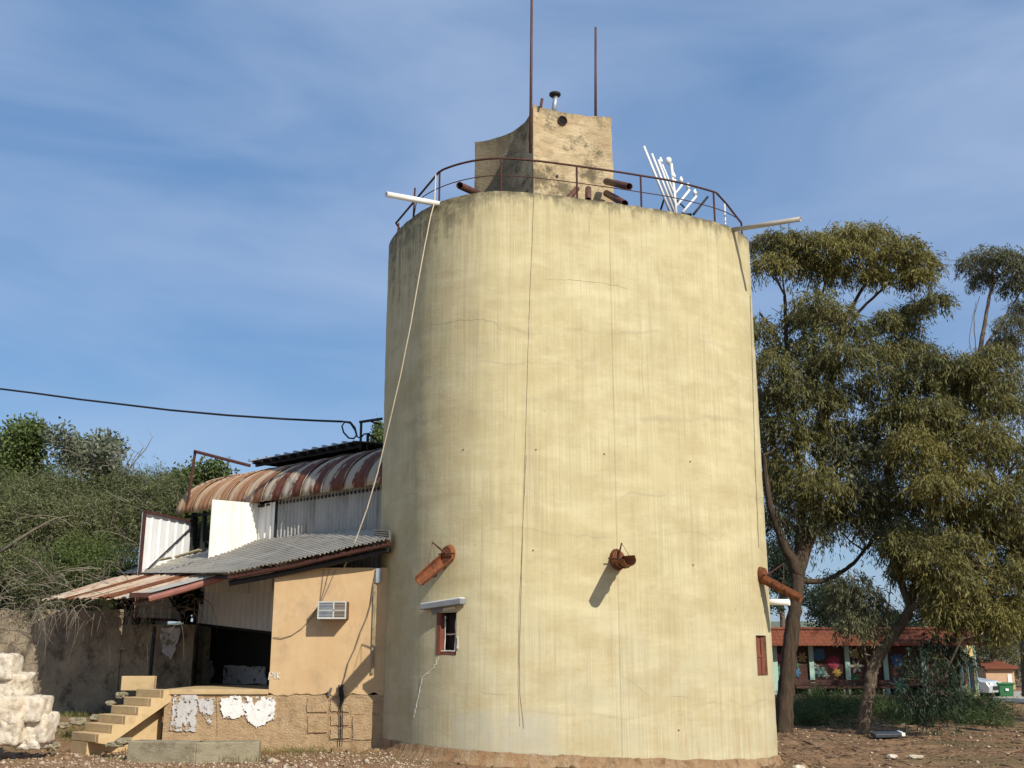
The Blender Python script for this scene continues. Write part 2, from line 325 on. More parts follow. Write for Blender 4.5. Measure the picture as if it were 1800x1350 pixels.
    M['tile'] = plain('clay_tile', (.23, .075, .036), (.15, .05, .03), 5, .8)
    M['board'] = plain('brown_board', (.085, .042, .032), (.055, .028, .024), 6, .8, .3, stretch=(.4, 1, 6))
    M['mint'] = plain('mint_paint', (.40, .58, .50), (.33, .50, .43), 5, .6)
    M['yellow'] = plain('yellow_paint', (.72, .55, .22), (.62, .42, .14), 3, .7)
    M['redp'] = plain('red_paint', (.30, .05, .05), None, 4, .6)
    for n_, c_ in (('f_blue', (.10, .22, .42)), ('f_red', (.50, .07, .12)), ('f_yel', (.62, .42, .08)), ('f_whi', (.62, .60, .52)), ('f_teal', (.16, .36, .32)), ('f_gre', (.10, .28, .09)), ('f_pink', (.55, .16, .24)), ('f_cre', (.58, .44, .20)), ('f_sky', (.09, .27, .45))):
        M[n_] = plain('paint_'+n_, tuple(x*.58 for x in c_), tuple(x*.5 for x in c_), 6, .7, .05)
    M['tan'] = plain('tan_plaster', (.56, .38, .24), (.48, .32, .20), 2, .9)
    M['car'] = plain('silver_car_paint', (.62, .64, .66), (.58, .60, .62), 2, .25, 0, .3, .5)
    M['glass'] = plain('dark_glass', (.03, .035, .04), (.02, .025, .03), 2, .08, 0, 0, .6); M['brownpane'] = plain('dull_brown_pane', (.035, .02, .014), (.02, .012, .01), 4, .6)
    M['tape2'] = plain('aged_enamel', (.52, .53, .48), (.42, .43, .38), 6, .6, .05); M['cream'] = stained('cream_sheet', (.55, .46, .34), (.48, .36, .24), (.30, .12, .055), 2.2, .7, (1, 1, 1), .3, .006, .7); M['lid'] = plain('dark_plastic', (.055, .06, .066), None, 3, .45)
    M['tyre'] = plain('rubber', (.02, .02, .02), None, 4, .85)
    M['bin'] = plain('green_plastic', (.035, .16, .065), (.03, .12, .05), 3, .45, .05)
    M['road'] = plain('pale_paving', (.42, .38, .31), (.36, .32, .26), 1.5, .9)
    M['hill'] = plain('far_hill', (.16, .18, .12), (.11, .135, .085), .03, .95, .3, dist=2)
    M['rope'] = plain('rope', (.62, .55, .40), (.50, .43, .30), 9, .8)
    M['wire'] = plain('black_wire', (.02, .02, .022), None, 4, .6)
    M['wood'] = plain('red_brown_wood', (.22, .075, .045), (.13, .045, .03), 7, .6, .3, stretch=(3, 3, .4))
    M['tape'] = plain('grey_tape', (.24, .25, .26), (.18, .19, .20), 4, .55)
    M['void'] = plain('shed_interior_wall', (.03, .027, .023), (.018, .016, .013), 1.5, .95)  # near-black colour paints in the darkness of the unlit shed interior
    M['chalk'] = plain('chalk', (.85, .80, .68), None, 8, .9)
    M['redpole'] = plain('faded_red_paint', (.32, .13, .10), (.22, .10, .08), 6, .6)
mats()
M = MAT

# ------------------------------------------------------------------ ground
def sst(a, b, x):
    t = min(1, max(0, (x-a)/(b-a))); return t*t*(3-2*t)
def gz(x, y):
    left = .46+.5*sst(23.3, 26.5, y)*sst(-5.5, -7.5, x)
    right = .18+.62*sst(33.5, 44, y)-.42*sst(15.5, 19, x)*sst(40, 47, y)
    z = left+(right-left)*sst(-2.5, 4.5, x)
    z += -.25*sst(17, 6, y)
    far = sst(70, 140, y)
    return z*(1-far)+.3*far
def rel(x, y):
    k = sst(70, 45, y)
    return k*(.05*noise.noise((x*1.3, y*1.3, 3))+.03*noise.noise((x*4.1, y*4.1, 8)))
def grid_axis(lo, hi, a, b, step, ratio):
    v = list(np.arange(a, b, step)); s = step; x = a
    while x > lo: s *= ratio; x -= s; v.insert(0, x)
    s = step; x = v[-1]
    while x < hi: s *= ratio; x += s; v.append(x)
    return v
gx = grid_axis(-900, 900, -12, 19, .14, 1.22); gy = grid_axis(-60, 2200, 16, 40, .14, 1.16)
V = [(x, y, gz(x, y)+rel(x, y)) for y in gy for x in gx]; nx = len(gx)
I = np.arange(len(gy)*nx).reshape(len(gy), nx)
Fq = np.stack([I[:-1, :-1], I[:-1, 1:], I[1:, 1:], I[1:, :-1]], -1).reshape(-1, 4)
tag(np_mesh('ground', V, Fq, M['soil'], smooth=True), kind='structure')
# distant hill
V = []; nh = 120
for j in range(14):
    for i in range(nh+1):
        x = -600+1500*i/nh; y = 420+j*40; t = j/13
        V.append((x, y, -3+(26+9*noise.noise((x*.006, j*.15, 1))+3*noise.noise((x*.03, j*.4, 5)))*math.sin(t*math.pi*.5)))
I = np.arange(14*(nh+1)).reshape(14, nh+1)
tag(np_mesh('hill', V, np.stack([I[:-1, :-1], I[:-1, 1:], I[1:, 1:], I[1:, :-1]], -1).reshape(-1, 4), M['hill'], smooth=True), kind='structure')

# ------------------------------------------------------------------ silo
H = 11.93
rim_px = [(684, 428), (690, 418), (700, 405), (720, 386), (745, 368), (770, 356), (800, 346), (840, 338), (880, 335.5), (940, 339.5), (1000, 346.5), (1080, 357), (1130, 364.5), (1190, 374), (1260, 391), (1285, 400), (1300, 407.5), (1312, 416), (1317, 428)]
ctrl = [G(a, b, H).to_2d() for a, b in rim_px]+[Vector(q) for q in ((5.62, 25.2), (5.0, 27.2), (3.2, 28.7), (.8, 28.9), (-1.4, 28.2), (-2.75, 26.6), (-3.02, 25.1))]
def catmull(c, per=24):
    n = len(c); o = []
    for i in range(n):
        a, b, d, e = c[i-1], c[i], c[(i+1) % n], c[(i+2) % n]
        for k in range(per):
            t = k/per; o.append(.5*(2*b+(d-a)*t+(2*a-5*b+4*d-e)*t*t+(3*b-a-3*d+e)*t**3))
    return o
def smooth_closed(pts, it):
    for _ in range(it): pts = [(pts[i-1]+pts[i]*2+pts[(i+1) % len(pts)])/4 for i in range(len(pts))]
    return pts
def resample(pts, n):
    seg = [(pts[(i+1) % len(pts)]-pts[i]).length for i in range(len(pts))]; cum = np.concatenate([[0], np.cumsum(seg)]); tot = cum[-1]; o = []
    xs = [p.x for p in pts]+[pts[0].x]; ys = [p.y for p in pts]+[pts[0].y]; q = np.linspace(0, tot, n, endpoint=False)
    return [Vector((a, b)) for a, b in zip(np.interp(q, cum, xs), np.interp(q, cum, ys))], tot
NP_ = 720
raw, _ = resample(catmull(ctrl), NP_); PER, TOT = resample(smooth_closed(raw, 60), NP_)
PN = []
for i in range(NP_):
    d = (PER[(i+1) % NP_]-PER[i-1]).normalized(); PN.append(Vector((d.y, -d.x)))
def per_at(u, off=0):
    f = (u/TOT*NP_) % NP_; i = int(f); t = f-i; j = (i+1) % NP_
    return PER[i].lerp(PER[j], t)+PN[i].lerp(PN[j], t)*off, PN[i].lerp(PN[j], t).normalized()
def on_silo(px, py):
    x, y, z = ray(px, py); best = None
    for i in range(NP_):
        a, b = PER[i], PER[(i+1) % NP_]; d = b-a; den = x*d.y-y*d.x
        if abs(den) < 1e-12: continue
        t = (a.x*d.y-a.y*d.x)/den; q = (a.x*y-a.y*x)/den
        if 0 <= q <= 1 and t > 0 and (best is None or t < best[0]): best = (t, (i+q)/NP_*TOT)
    if best is None: return None
    t, u = best; return Vector((x*t, y*t, EYE+z*t)), PN[int(u/TOT*NP_) % NP_].to_3d(), u
def rim_u(px):
    best = min(range(NP_), key=lambda i: abs(proj((PER[i].x, PER[i].y, H))[0]-px)+(1000 if PER[i].y > 24.4 else 0))
    return best/NP_*TOT
silo = thing('grain_silo', (1.3, 25, 0), 'tall cream concrete silo with rounded walls, streaked paint and rusty chutes', 'silo')
wl = on_silo(768, 1113); wr = on_silo(802, 1113); wt = on_silo(785, 1077)[0].z; wb = on_silo(785, 1151)[0].z
vl = on_silo(1330, 1150); vr = on_silo(1347, 1150); vt = on_silo(1338, 1117)[0].z; vb = on_silo(1338, 1187)[0].z
holes = [(wl[2], wr[2], wb, wt), (vl[2], vr[2], vb, vt)]
us = sorted(set(list(np.linspace(0, TOT, 400, endpoint=False))+[h[0] for h in holes]+[h[1] for h in holes])); us = [u for i, u in enumerate(us) if i == 0 or u-us[i-1] > .004 or any(abs(u-h[q]) < 1e-9 for h in holes for q in (0, 1))]
seam_u = on_silo(1080, 800)[2]
us = sorted(us+[seam_u+d for d in (-.035, -.018, -.006, .006, .018, .035)])
zs = sorted(set(list(np.linspace(.02, H, 150))+[h[2] for h in holes]+[h[3] for h in holes]))
def wall_off(u, z):
    useam = seam_u
    o = .012*noise.noise((u*.9, z*.35, 2))+.006*noise.noise((u*3, z*1.1, 5))+.006*noise.noise((u*.6, z*4.5, 9))
    o -= .010*math.exp(-((u-useam)/.010)**2)
    o += .012*sst(useam-.01, useam+.01, u)*sst(useam+2.5, useam+.1, u)
    return o
sm = MB(); sm.uv = []
for z in zs:
    for u in us:
        p, n = per_at(u); o = wall_off(u, z); zz = z
        if z == zs[-1]: zz = z+.02*noise.noise((u*4, 0, 1))+.012*noise.noise((u*15, 0, 4))
        sm.v.append((p.x+n.x*o, p.y+n.y*o, zz)); sm.uv.append((u, z))
nu = len(us)
def inhole(u, z): return any(h[0] <= u < h[1]-1e-6 and h[2] <= z < h[3]-1e-6 for h in holes)
for j in range(len(zs)-1):
    for i in range(nu):
        if inhole(us[i], zs[j]): continue
        sm.f.append((j*nu+i, j*nu+(i+1) % nu, (j+1)*nu+(i+1) % nu, (j+1)*nu+i))
# last column wraps: duplicate uv seam sits at the hidden left/back side
sm.build('wall', M['silo'], silo, True)
# roof deck set just under the rim, with an inner lip
rb = MB(); n_ = 180; lip = []
for k in range(n_):
    u = TOT*k/n_; a, nn = per_at(u, -.004); b, _ = per_at(u, -.16); lip.append((a, b))
vs = [(a.x, a.y, H-.004) for a, b in lip]+[(b.x, b.y, H-.004) for a, b in lip]+[(b.x, b.y, H-.14) for a, b in lip]
fs = []
for k in range(n_):
    j = (k+1) % n_; fs += [(k, j, n_+j, n_+k), (n_+k, n_+j, 2*n_+j, 2*n_+k)]
fs.append(tuple(range(2*n_, 3*n_))); rb.add(vs, fs); rb.build('roof_deck', M['roofslab'], silo)
# broken footing under the paint line
fm = MB(); n_ = 420; rows = 9
def foot_top(px_x): return .72+(.34-.72)*sst(-3.0, 5.8, px_x)
for j in range(rows):
    t = j/(rows-1)
    for k in range(n_):
        u = TOT*k/n_; p, nn = per_at(u)
        zt = foot_top(p.x)+.035*noise.noise((u*2.2, 0, 3))+.02*noise.noise((u*9, 0, 3))
        o = [.02, .07, .17, .27, .32, .36, .40, .46, .52][j]+.10*t*noise.noise((u*2.6, t*2, 7))+.05*noise.noise((u*8, t*5, 2))*min(1, t*4)
        fm.v.append((p.x+nn.x*o, p.y+nn.y*o, zt-t*1.1 if j else zt))
for j in range(rows-1):
    for k in range(n_): fm.f.append(((j+1)*n_+k, (j+1)*n_+(k+1) % n_, j*n_+(k+1) % n_, j*n_+k))
fm.build('footing', M['plinth'], silo)

def frame_at(u):
    p, n = per_at(u); n3 = n.to_3d(); t = Vector((-n.y, n.x, 0)); return p.to_3d(), n3, t      # t points along +u
# windows
def silo_window(h, kind):
    u0, u1, z0, z1 = h; uc = (u0+u1)/2; p, n, t = frame_at(uc); hw = (u1-u0)/2; up = Vector((0, 0, 1)); zc = (z0+z1)/2; hz = (z1-z0)/2
    c = p+up*zc
    jb = MB(); D = .30
    a, b, d, e = c-t*hw-up*hz, c+t*hw-up*hz, c+t*hw+up*hz, c-t*hw+up*hz
    q = [a, b, d, e]; jb.add([x+n*.004 for x in q]+[x-n*D for x in q], [(0, 1, 5, 4), (1, 2, 6, 5), (2, 3, 7, 6), (3, 0, 4, 7), (4, 5, 6, 7)])
    wo_ = jb.build('window', M['plinth'] if kind else M['black'], silo)
    if kind == 0:
        MB().box(c-t*(hw-.045)-n*.09, t*.045, n*.09, up*(hz-.004)).build('jamb_board', M['wood'], wo_)
        MB().box(c-t*(-.03)-n*.22, t*.22, n*.01, up*(hz-.01)).build('pane', M['brownpane'], wo_)  # dull dark brown pane set back in the opening
        MB().box(c+t*.03-n*.17, t*.2, n*.02, up*.018).build('glazing_bar', M['wood'], wo_)
        MB().box(c+t*.04-up*(hz-.03)-n*.1, t*(hw-.06), n*.09, up*.026).build('sill', M['wood'], wo_)
        rg = MB()          # ragged white sealant round the pane
        def rag(p0, p1, w_, side):
            N = 9; L_ = []; R_ = []
            for i in range(N):
                f = i/(N-1); q_ = p0.lerp(p1, f); L_.append(q_-side*w_*(.3+random.random()*.9)); R_.append(q_+side*w_*(.3+random.random()*.9))
            rg.poly(L_+R_[::-1], n*.006)
        rag(c-t*(hw-.12)-up*(hz-.06)-n*.12, c-t*(hw-.12)+up*(hz-.06)-n*.12, .02, t)
        rag(c+t*(hw-.03)-up*(hz-.03)-n*.03, c+t*(hw-.02)+up*(hz-.12)-n*.03, .022, t)
        rag(c-t*(hw-.12)-up*(hz-.075)-n*.005, c+t*(hw-.02)-up*(hz-.075)-n*.005, .012, up)
        rag(c-t*(hw-.1)-up*.015-n*.145, c+t*(hw-.03)-up*.005-n*.145, .012, up)
        rag(c+t*(hw+.06)-up*(hz-.12)+n*.006, c+t*(hw+.05)-up*(.05)+n*.006, .03, t)
        rg.build('sealant', M['chalk'], wo_)
    else:
        for k in range(3):
            x = -hw+hw*2*(k+.5)/3; MB().box(c+t*x-n*(.07+.015*(k % 2)), t*(hw/3-.006), n*.02, up*(hz-.01)).build('board', M['wood'], wo_)
        MB().box(c-up*.02-n*.055, t*(hw-.01), n*.012, up*.02).build('rail', M['wood'], wo_)
    return c, n, t, hw, hz
w0 = silo_window(holes[0], 0); silo_window(holes[1], 1)
# taped ledge above the first window
c, n, t, hw, hz = w0; up = Vector((0, 0, 1)); lc = c+up*(hz+.16)-t*.03
lg = MB().box(lc+n*.09, t*.50+up*.045, n*.10, up*.055).build('ledge', M['tape'], silo, bevel=.012)
MB().box(lc+n*.09+up*.062, t*.47+up*.045, n*.085, up*.01).build('ledge_cap', M['white'], lg)
MB().poly([lc-t*.36-up*.07+n*.012, lc-t*.02-up*.05+n*.012, lc-t*.06-up*.13+n*.012, lc-t*.3-up*.19+n*.012], n*.01).build('tape_flap', M['tape'], lg)
MB().poly([lc-t*.2-up*.1+n*.012, lc+t*.24-up*.045+n*.012, lc+t*.25-up*.085+n*.012, lc-t*.15-up*.135+n*.012], n*.008).build('sealant', M['chalk'], lg)

# cracks: ribbons of filler / open crack lying on the wall
def ribbon(name, pxs, w_, m, seg=8, jit=.02, lift=.024):
    q = [on_silo(*a) for a in pxs]; pts = []
    for i in range(len(q)-1):
        for k in range(seg):
            f = k/seg; pts.append((q[i][2]+(q[i+1][2]-q[i][2])*f+random.uniform(-jit, jit), q[i][0].z+(q[i+1][0].z-q[i][0].z)*f+random.uniform(-jit, jit)))
    pts.append((q[-1][2], q[-1][0].z)); mb = MB(); vs = []
    for i, (u, z) in enumerate(pts):
        a = pts[max(0, i-1)]; b = pts[min(len(pts)-1, i+1)]; d = Vector((b[0]-a[0], b[1]-a[1])).normalized(); nn = Vector((-d.y, d.x))*w_*random.uniform(.3, 1)*(min(1, i/3+.2))*(min(1, (len(pts)-1-i)/3+.2))
        for s in (-1, 1):
            uu = u+nn.x*s; p, n = per_at(uu, wall_off(uu, z+nn.y*s)+lift); vs.append((p.x, p.y, z+nn.y*s))
        p, n = per_at(u, wall_off(u, z)-.01); vs.append((p.x, p.y, z))
    fs = []
    for i in range(len(pts)-1): fs += [(3*i, 3*i+1, 3*i+4, 3*i+3), (3*i+1, 3*i+2, 3*i+5, 3*i+4), (3*i+2, 3*i, 3*i+3, 3*i+5)]
    return mb.add(vs, fs).build(name, m, silo)
ribbon('filled_crack', [(771, 1156), (762, 1175), (744, 1190), (737, 1220), (730, 1250), (728, 1262)], .016, M['chalk'], lift=.008)
cr = M['plinth']
ribbon('crack', [(958, 491), (1000, 492), (1050, 496), (1085, 502), (1103, 509)], .0045, M['slab'], lift=.002)
ribbon('crack', [(757, 573), (800, 565), (850, 562), (872, 568), (884, 582)], .005, M['slab'], lift=.002)
ribbon('crack', [(1035, 383), (1036, 411)], .010, M['rust2'], 3, 0, lift=.004)
ribbon('crack', [(1130, 600), (1128, 650), (1132, 700)], .003, cr, 6, .004, lift=.002)
ribbon('crack', [(1090, 1186), (1145, 1225)], .003, M['slab'], lift=.002)
ribbon('crack', [(842, 1216), (870, 1221), (900, 1220)], .004, M['slab'], lift=.002)
ribbon('crack', [(1180, 1223), (1212, 1226)], .004, M['slab'], lift=.002)
# tie-rod stubs with cement rings
for a in ((815, 790), (942, 790), (1062, 798), (1213, 811), (937, 967), (1218, 993), (1193, 1283)):
    p, n, u = on_silo(*a); k = MB().tube([p-n*.01, p+n*.014], .017, 10).build('tie_ring', M['slab'], silo)
    MB().tube([p+n*.01, p+n*.03-Vector((0, 0, .012))], .006, 6).build('rod_end', M['dark'], k)

# chutes: wall collar, half-pipe trough, hinge bar and stay wires
def chute(base_px, tip_px, dY, roll, Rr, stay, lab):
    p, n, u = on_silo(*base_px); tip = P(tip_px[0], tip_px[1], p.y+dY); d = (tip-p).normalized(); Ln = (tip-p).length
    side = d.cross(Vector((0, 0, 1))).normalized(); upv = side.cross(d); side, upv = side*math.cos(roll)+upv*math.sin(roll), upv*math.cos(roll)-side*math.sin(roll)
    tw = Vector((-n.y, n.x, 0)); g = MB()
    col = MB()
    # rounded collar plate against the wall
    ring = [p+n*.03+tw*math.cos(a)*Rr*1.02+Vector((0, 0, 1))*math.sin(a)*Rr*1.45+Vector((0, 0, .05)) for a in np.linspace(0, 2*math.pi, 20, endpoint=False)]
    N = 20; vs = ring+[q-n*.08 for q in ring]+[q+n*.10+Vector((0, 0, -.04)) for q in ring]
    # collar: outer sleeve with dark mouth
    col.add(vs, [tuple(range(2*N, 3*N))]+[(k+N, (k+1) % N+N, (k+1) % N, k) for k in range(N)]+[(k, (k+1) % N, (k+1) % N+2*N, k+2*N) for k in range(N)])
    root = col.build('chute', M['rust'], silo); root['label'] = lab
    tr = MB(); th = .012; K = 11; st = []
    for (f, rr) in ((0.02, 1.0), (.35, 1.0), (.7, .95), (1.0, .86)):
        for layer in (0, 1):
            for k in range(K):
                a = math.pi*(1.0+k/(K-1)); r_ = Rr*rr-(th if layer else 0)
                wall_h = .06 if k in (0, K-1) else 0
                st.append(p+n*.05+d*Ln*f+side*math.cos(a)*r_+upv*(math.sin(a)*r_*.95+wall_h))
    nl = 2*K
    fs = []
    for i in range(3):
        for k in range(K-1):
            fs += [(i*nl+k, i*nl+k+1, (i+1)*nl+k+1, (i+1)*nl+k), (i*nl+K+k+1, i*nl+K+k, (i+1)*nl+K+k, (i+1)*nl+K+k+1)]
        for k in (0, K-1): fs.append((i*nl+k, (i+1)*nl+k, (i+1)*nl+K+k, i*nl+K+k))
    for i in (0, 3):
        for k in range(K-1): fs.append((i*nl+k, i*nl+K+k, i*nl+K+k+1, i*nl+k+1))
    tr.add(st, fs); tr.build('trough', M['rust'], root)
    MB().tube([p+n*.14-tw*Rr*1.5+upv*.05, p+n*.14+tw*Rr*1.5+upv*.05], .014, 6).build('hinge_bar', M['rust2'], root)
    top = p+n*.12+upv*.05+tw*stay[0]+Vector((0, 0, stay[1]))+n*stay[2]
    MB().tube([p+n*.14+upv*.05, top], [.022, .014], 6).build('stay', M['rust2'], root)
    wr_ = MB(); wr_.tube([top, p+n*.05+d*Ln*.55+side*Rr], .005, 4); wr_.tube([top, p+n*.05+d*Ln*.55-side*Rr], .005, 4); wr_.build('stay_wire', M['rust2'], root)
    for f in (.3, .62): MB().tube([p+n*.05+d*Ln*f+side*math.cos(a)*(Rr+.01)+upv*math.sin(a)*(Rr*.95+.01) for a in np.linspace(math.pi, 2*math.pi, 9)], .012, 5).build('band', M['rust2'], root)
chute((791, 978), (741, 1021), -.7, .55, .125, (-.18, .22, .25), 'rusty orange chute pointing down over the small window')
chute((1083, 987), (1106, 985), -.95, -.35, .14, (.05, .30, .1), 'rusty chute pointing straight out beside the wall seam')
chute((1336, 1015), (1405, 1052), -.38, .25, .125, (.25, .25, .3), 'rusty chute jutting out over the shuttered window')

# headhouse with concave walls
ztop = P(937, 183, 24.0).z
hc = P(937, 183, 24.0); yl = (ztop-EYE)/((P(835, 250, 1).z-EYE)); yr = (ztop-EYE)/((P(1075, 206, 1).z-EYE))
A_ = P(835, 250, yl); B_ = hc; D_ = P(1075, 206, yr); E_ = A_+(D_-B_)*1.0
def concave(p, q, sag, n=14, ctr=None):
    o = []; d = (q-p); m = Vector((-d.y, d.x, 0)).normalized()
    if (ctr-p).dot(m) < 0: m = -m
    for i in range(n):
        t = i/n; o.append(p+d*t+m*sag*4*t*(1-t))
    return o
ctr = (A_+B_+D_+E_)/4
loop = concave(A_, B_, .45, ctr=ctr)+concave(B_, D_, .16, ctr=ctr)+concave(D_, E_, .3, ctr=ctr)+concave(E_, A_, .3, ctr=ctr)
hb = MB(); NL = len(loop); rows = 26; zb = H-.14
for j in range(rows+1):
    for q in loop:
        z = zb+(ztop-zb)*j/rows; o = .03*noise.noise((q.x*3, q.y*3, z*3))+.02*noise.noise((q.x*8, q.y*8, z*8)); dd = (q-ctr); dd.z = 0; dd.normalize()
        hb.v.append((q.x+dd.x*o, q.y+dd.y*o, z+(.03*noise.noise((q.x*5, q.y*5, 1)) if j == rows else 0)))
for j in range(rows):
    for k in range(NL): hb.f.append((j*NL+k, j*NL+(k+1) % NL, (j+1)*NL+(k+1) % NL, (j+1)*NL+k))
hb.f.append(tuple(rows*NL+k for k in range(NL)))
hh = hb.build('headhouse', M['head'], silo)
def on_head(px, py):      # point on the sunlit headhouse wall
    x, y, z = ray(px, py); best = None
    for i in range(NL):
        a, b = loop[i], loop[(i+1) % NL]; d = b-a; den = x*d.y-y*d.x
        if abs(den) < 1e-9: continue
        t = (a.x*d.y-a.y*d.x)/den; q = (a.x*y-a.y*x)/den
        if 0 <= q <= 1 and t > 0 and (best is None or t < best[0]): best = (t, Vector((d.y, -d.x, 0)).normalized())
    t, nn = best; return Vector((x*t, y*t, EYE+z*t)), nn if nn.y < 0 else -nn
p, n = on_head(988, 213); k = MB().pipe(p-n*.06, p+n*.05, .125, .012, 20).build('vent_hole', M['rust2'], hh); MB().tube([p-n*.05, p+n*.02], .112, 18).build('opening', M['black'], k)
p, n = on_head(979, 310); MB().tube([p-n*.04, p+n*.03], .035, 8).build('bolt', M['dark'], hh)
p, n = on_head(948, 184); MB().pipe(p+n*.12+Vector((-.03, 0, -.12)), p+n*.02+Vector((.06, -.1, .10)), .035, .006, 10).build('spout', M['brown'], hh)
# brown pipes at the headhouse foot
def brown_pipe(a, ya, b, yb, r, lab):
    o = MB().pipe(P(*a, ya), P(*b, yb), r, .012, 16).build('brown_pipe', M['brown'], None, True); return tag(o, lab, 'pipe', 'brown pipes on the silo roof')
brown_pipe((808, 326), 22.6, (845, 343), 24.2, .085, 'short brown pipe poking over the rim left of the headhouse')
brown_pipe((1106, 328), 22.9, (1066, 319), 24.4, .085, 'brown pipe end sticking out right of the headhouse at mid height')
brown_pipe((1098, 358), 22.6, (1066, 340), 24.5, .085, 'lower brown pipe slanting down beside the right headhouse corner')
brown_pipe((1034, 352), 23.4, (1034, 332), 23.9, .075, 'upright brown pipe stub in front of the sunlit headhouse wall')
brown_pipe((997, 352), 23.3, (1014, 332), 23.9, .07, 'leaning brown pipe stub behind the railing post at the headhouse')

# poles on the headhouse
def pole(a, b, Y, r, name, lab):
    o = MB().tube([P(a[0], a[1], Y), P((a[0]+b[0])/2, (a[1]+b[1])/2, Y), P(b[0], b[1], Y)], [r, r*.9, r*.8], 8).build(name, M['brown'], None, True); return tag(o, lab, 'pole')
pole((932.5, 268), (935.5, -90), 23.93, .038, 'lightning_rod', 'tall thin rusty pole strapped to the headhouse corner')
pole((1047, 215), (1047, 48), yr+.3, .036, 'mast', 'shorter rusty mast rising behind the right headhouse wall')
o = thing('flue_vent', P(975, 200, 24.6), 'metal flue pipe with a dark round cap above the headhouse', 'flue')
MB().tube([P(973, 200, 24.6), P(977, 166, 24.6)], .062, 14).build('pipe', M['galv'], o, True)
cp = P(975.5, 166, 24.6); MB().tube([cp+Vector((0, 0, -.05)), cp+Vector((0, 0, -.02)), cp+Vector((0, 0, .02)), cp+Vector((0, 0, .06))], [.12, .15, .145, .05], 16).build('cap', M['dark'], o, True)

# railing
rl = thing('roof_railing', (1.3, 22, H), 'rusty steel guard railing curving along the silo rim', 'railing')
RH = .80
pu = [rim_u(a) for a in (692, 720, 767, 881, 1018, 1130, 1262, 1311)]
for i, u in enumerate(pu):
    p, n = per_at(u, -.09); lean = -.03 if i < 2 else 0; MB().tube([(p.x, p.y, H-.1), (p.x+n.x*lean, p.y, H+(RH if i not in (0, 7) else .34 if i == 0 else .26))], .022, 6).build('post', M['rust2'], rl)
def rail_path(h, u0, u1, N, off=-.09):
    o = []
    for k in range(N+1):
        u = u0+(u1-u0)*k/N; p, n = per_at(u, off); o.append((p.x, p.y, H+h))
    return o
pm = per_at(pu[0], -.05)[0]; tl = [(pm.x, pm.y, H+.30)]
pz = per_at(pu[2], -.09)[0]; e2 = per_at(pu[7], -.09)[0]
top = [Vector((pm.x+.12, pm.y+.5, H+.28)), Vector((pm.x, pm.y, H+.34)), Vector((pz.x-.02, pz.y, H+RH-.03))]+[Vector(q) for q in rail_path(RH, pu[2]+.12, pu[6]+.1, 60)]+[Vector((per_at(pu[6]+.45, -.07)[0].x, per_at(pu[6]+.45, -.07)[0].y, H+RH*.74)), Vector((e2.x, e2.y, H+.36)), Vector((e2.x, e2.y, H+.26))]
MB().tube(top, .024, 8).build('top_rail', M['rust2'], rl, True)
mid = [Vector(q) for q in rail_path(.40, pu[1]+.05, pu[7], 80)]
mid[0].z -= .3
MB().tube(mid, .011, 6).build('mid_rail', M['rust2'], rl, True)

# outlet pipes in the rim
p, n, u = on_silo(769, 358); e = P(679, 341.5, p.y-.75)
tag(MB().pipe(p-(e-p).normalized()*.1, e, .062, .008, 18).build('drain_pipe', M['pvc'], None, True), 'white plastic drain pipe sticking out left from the silo rim', 'pipe')
p, n, u = on_silo(1288, 404); e = P(1407, 385, p.y-1.0)
tag(MB().pipe(p-(e-p).normalized()*.1, e, .055, .008, 18).build('drain_pipe', M['pvcg'], None, True), 'grey plastic drain pipe sticking out right from the silo rim', 'pipe')
p = P(1274, 385, 23.2); tag(MB().tube([P(1275, 395, 23.4), P(1273.5, 356, 23.4)], .02, 8).build('conduit', M['pvc'], None), 'thin upright white conduit behind the right end of the railing', 'conduit')
p0 = P(1335, 1058, 24.6); tag(MB().pipe(p0, P(1388, 1059, 24.3), .07, .008, 16).build('drain_pipe', M['pvc'], None, True), 'white plastic pipe under the right rusty chute', 'pipe')
# cap sheet lying on the rim
q = [P(779, 350, 22.2), P(800, 343, 21.9), P(842, 335, 21.7), P(842, 331, 22.6), P(800, 339, 22.8)]
tag(MB().poly([(a.x, a.y, H+.05+.02*i) for i, a in enumerate(q)], (0, 0, .03)).build('roofing_felt', M['dark']), 'dark sheet of roofing felt lying on the rim by the headhouse', 'roofing felt')

# candelabrum on the roof
mn = thing('candelabrum', P(1190, 372, 23.6), 'white nine-armed candelabrum of straight tubes leaning on the silo roof', 'candelabrum')
Ym = 23.5
def arm(a, b, ya, yb, r, m=None, cup=False):
    k = MB().tube([P(*a, ya), P(*b, yb)], r, 8).build('arm', m or M['white'], mn, True)
    if cup:
        e = P(*b, yb)+Vector((-.035, 0, .085)); MB().tube([e+Vector((0, 0, -.09)), e+Vector((0, 0, -.04)), e+Vector((0, 0, -.03)), e+Vector((0, 0, .03)), e+Vector((0, 0, .04)), e+Vector((0, 0, .09))], [.022, .022, .05, .05, .03, .03], 10).build('lamp_cup', M['white'], k, True)
MB().tube([P(1189, 385, Ym), P(1186, 345, Ym), P(1183, 318, Ym), P(1180, 288, Ym)], .036, 8).build('stem', M['white'], mn, True)
e = P(1175, 283, Ym); MB().tube([e+Vector((0, 0, -.08)), e+Vector((0, 0, -.02)), e+Vector((0, 0, .05)), e+Vector((0, 0, .09))], [.035, .075, .075, .035], 10).build('lamp_cup', M['white'], mn, True)
arm((1181, 380), (1131.5, 257), Ym-.1, Ym-.5, .032)
arm((1186, 375), (1145.5, 270), Ym-.05, Ym-.35, .03); arm((1187, 362), (1157, 281), Ym, Ym-.2, .03)
arm((1187, 345), (1164, 289), Ym, Ym-.1, .024, None, True)
arm((1185, 322), (1187, 316), Ym, Ym, .03, None, True)
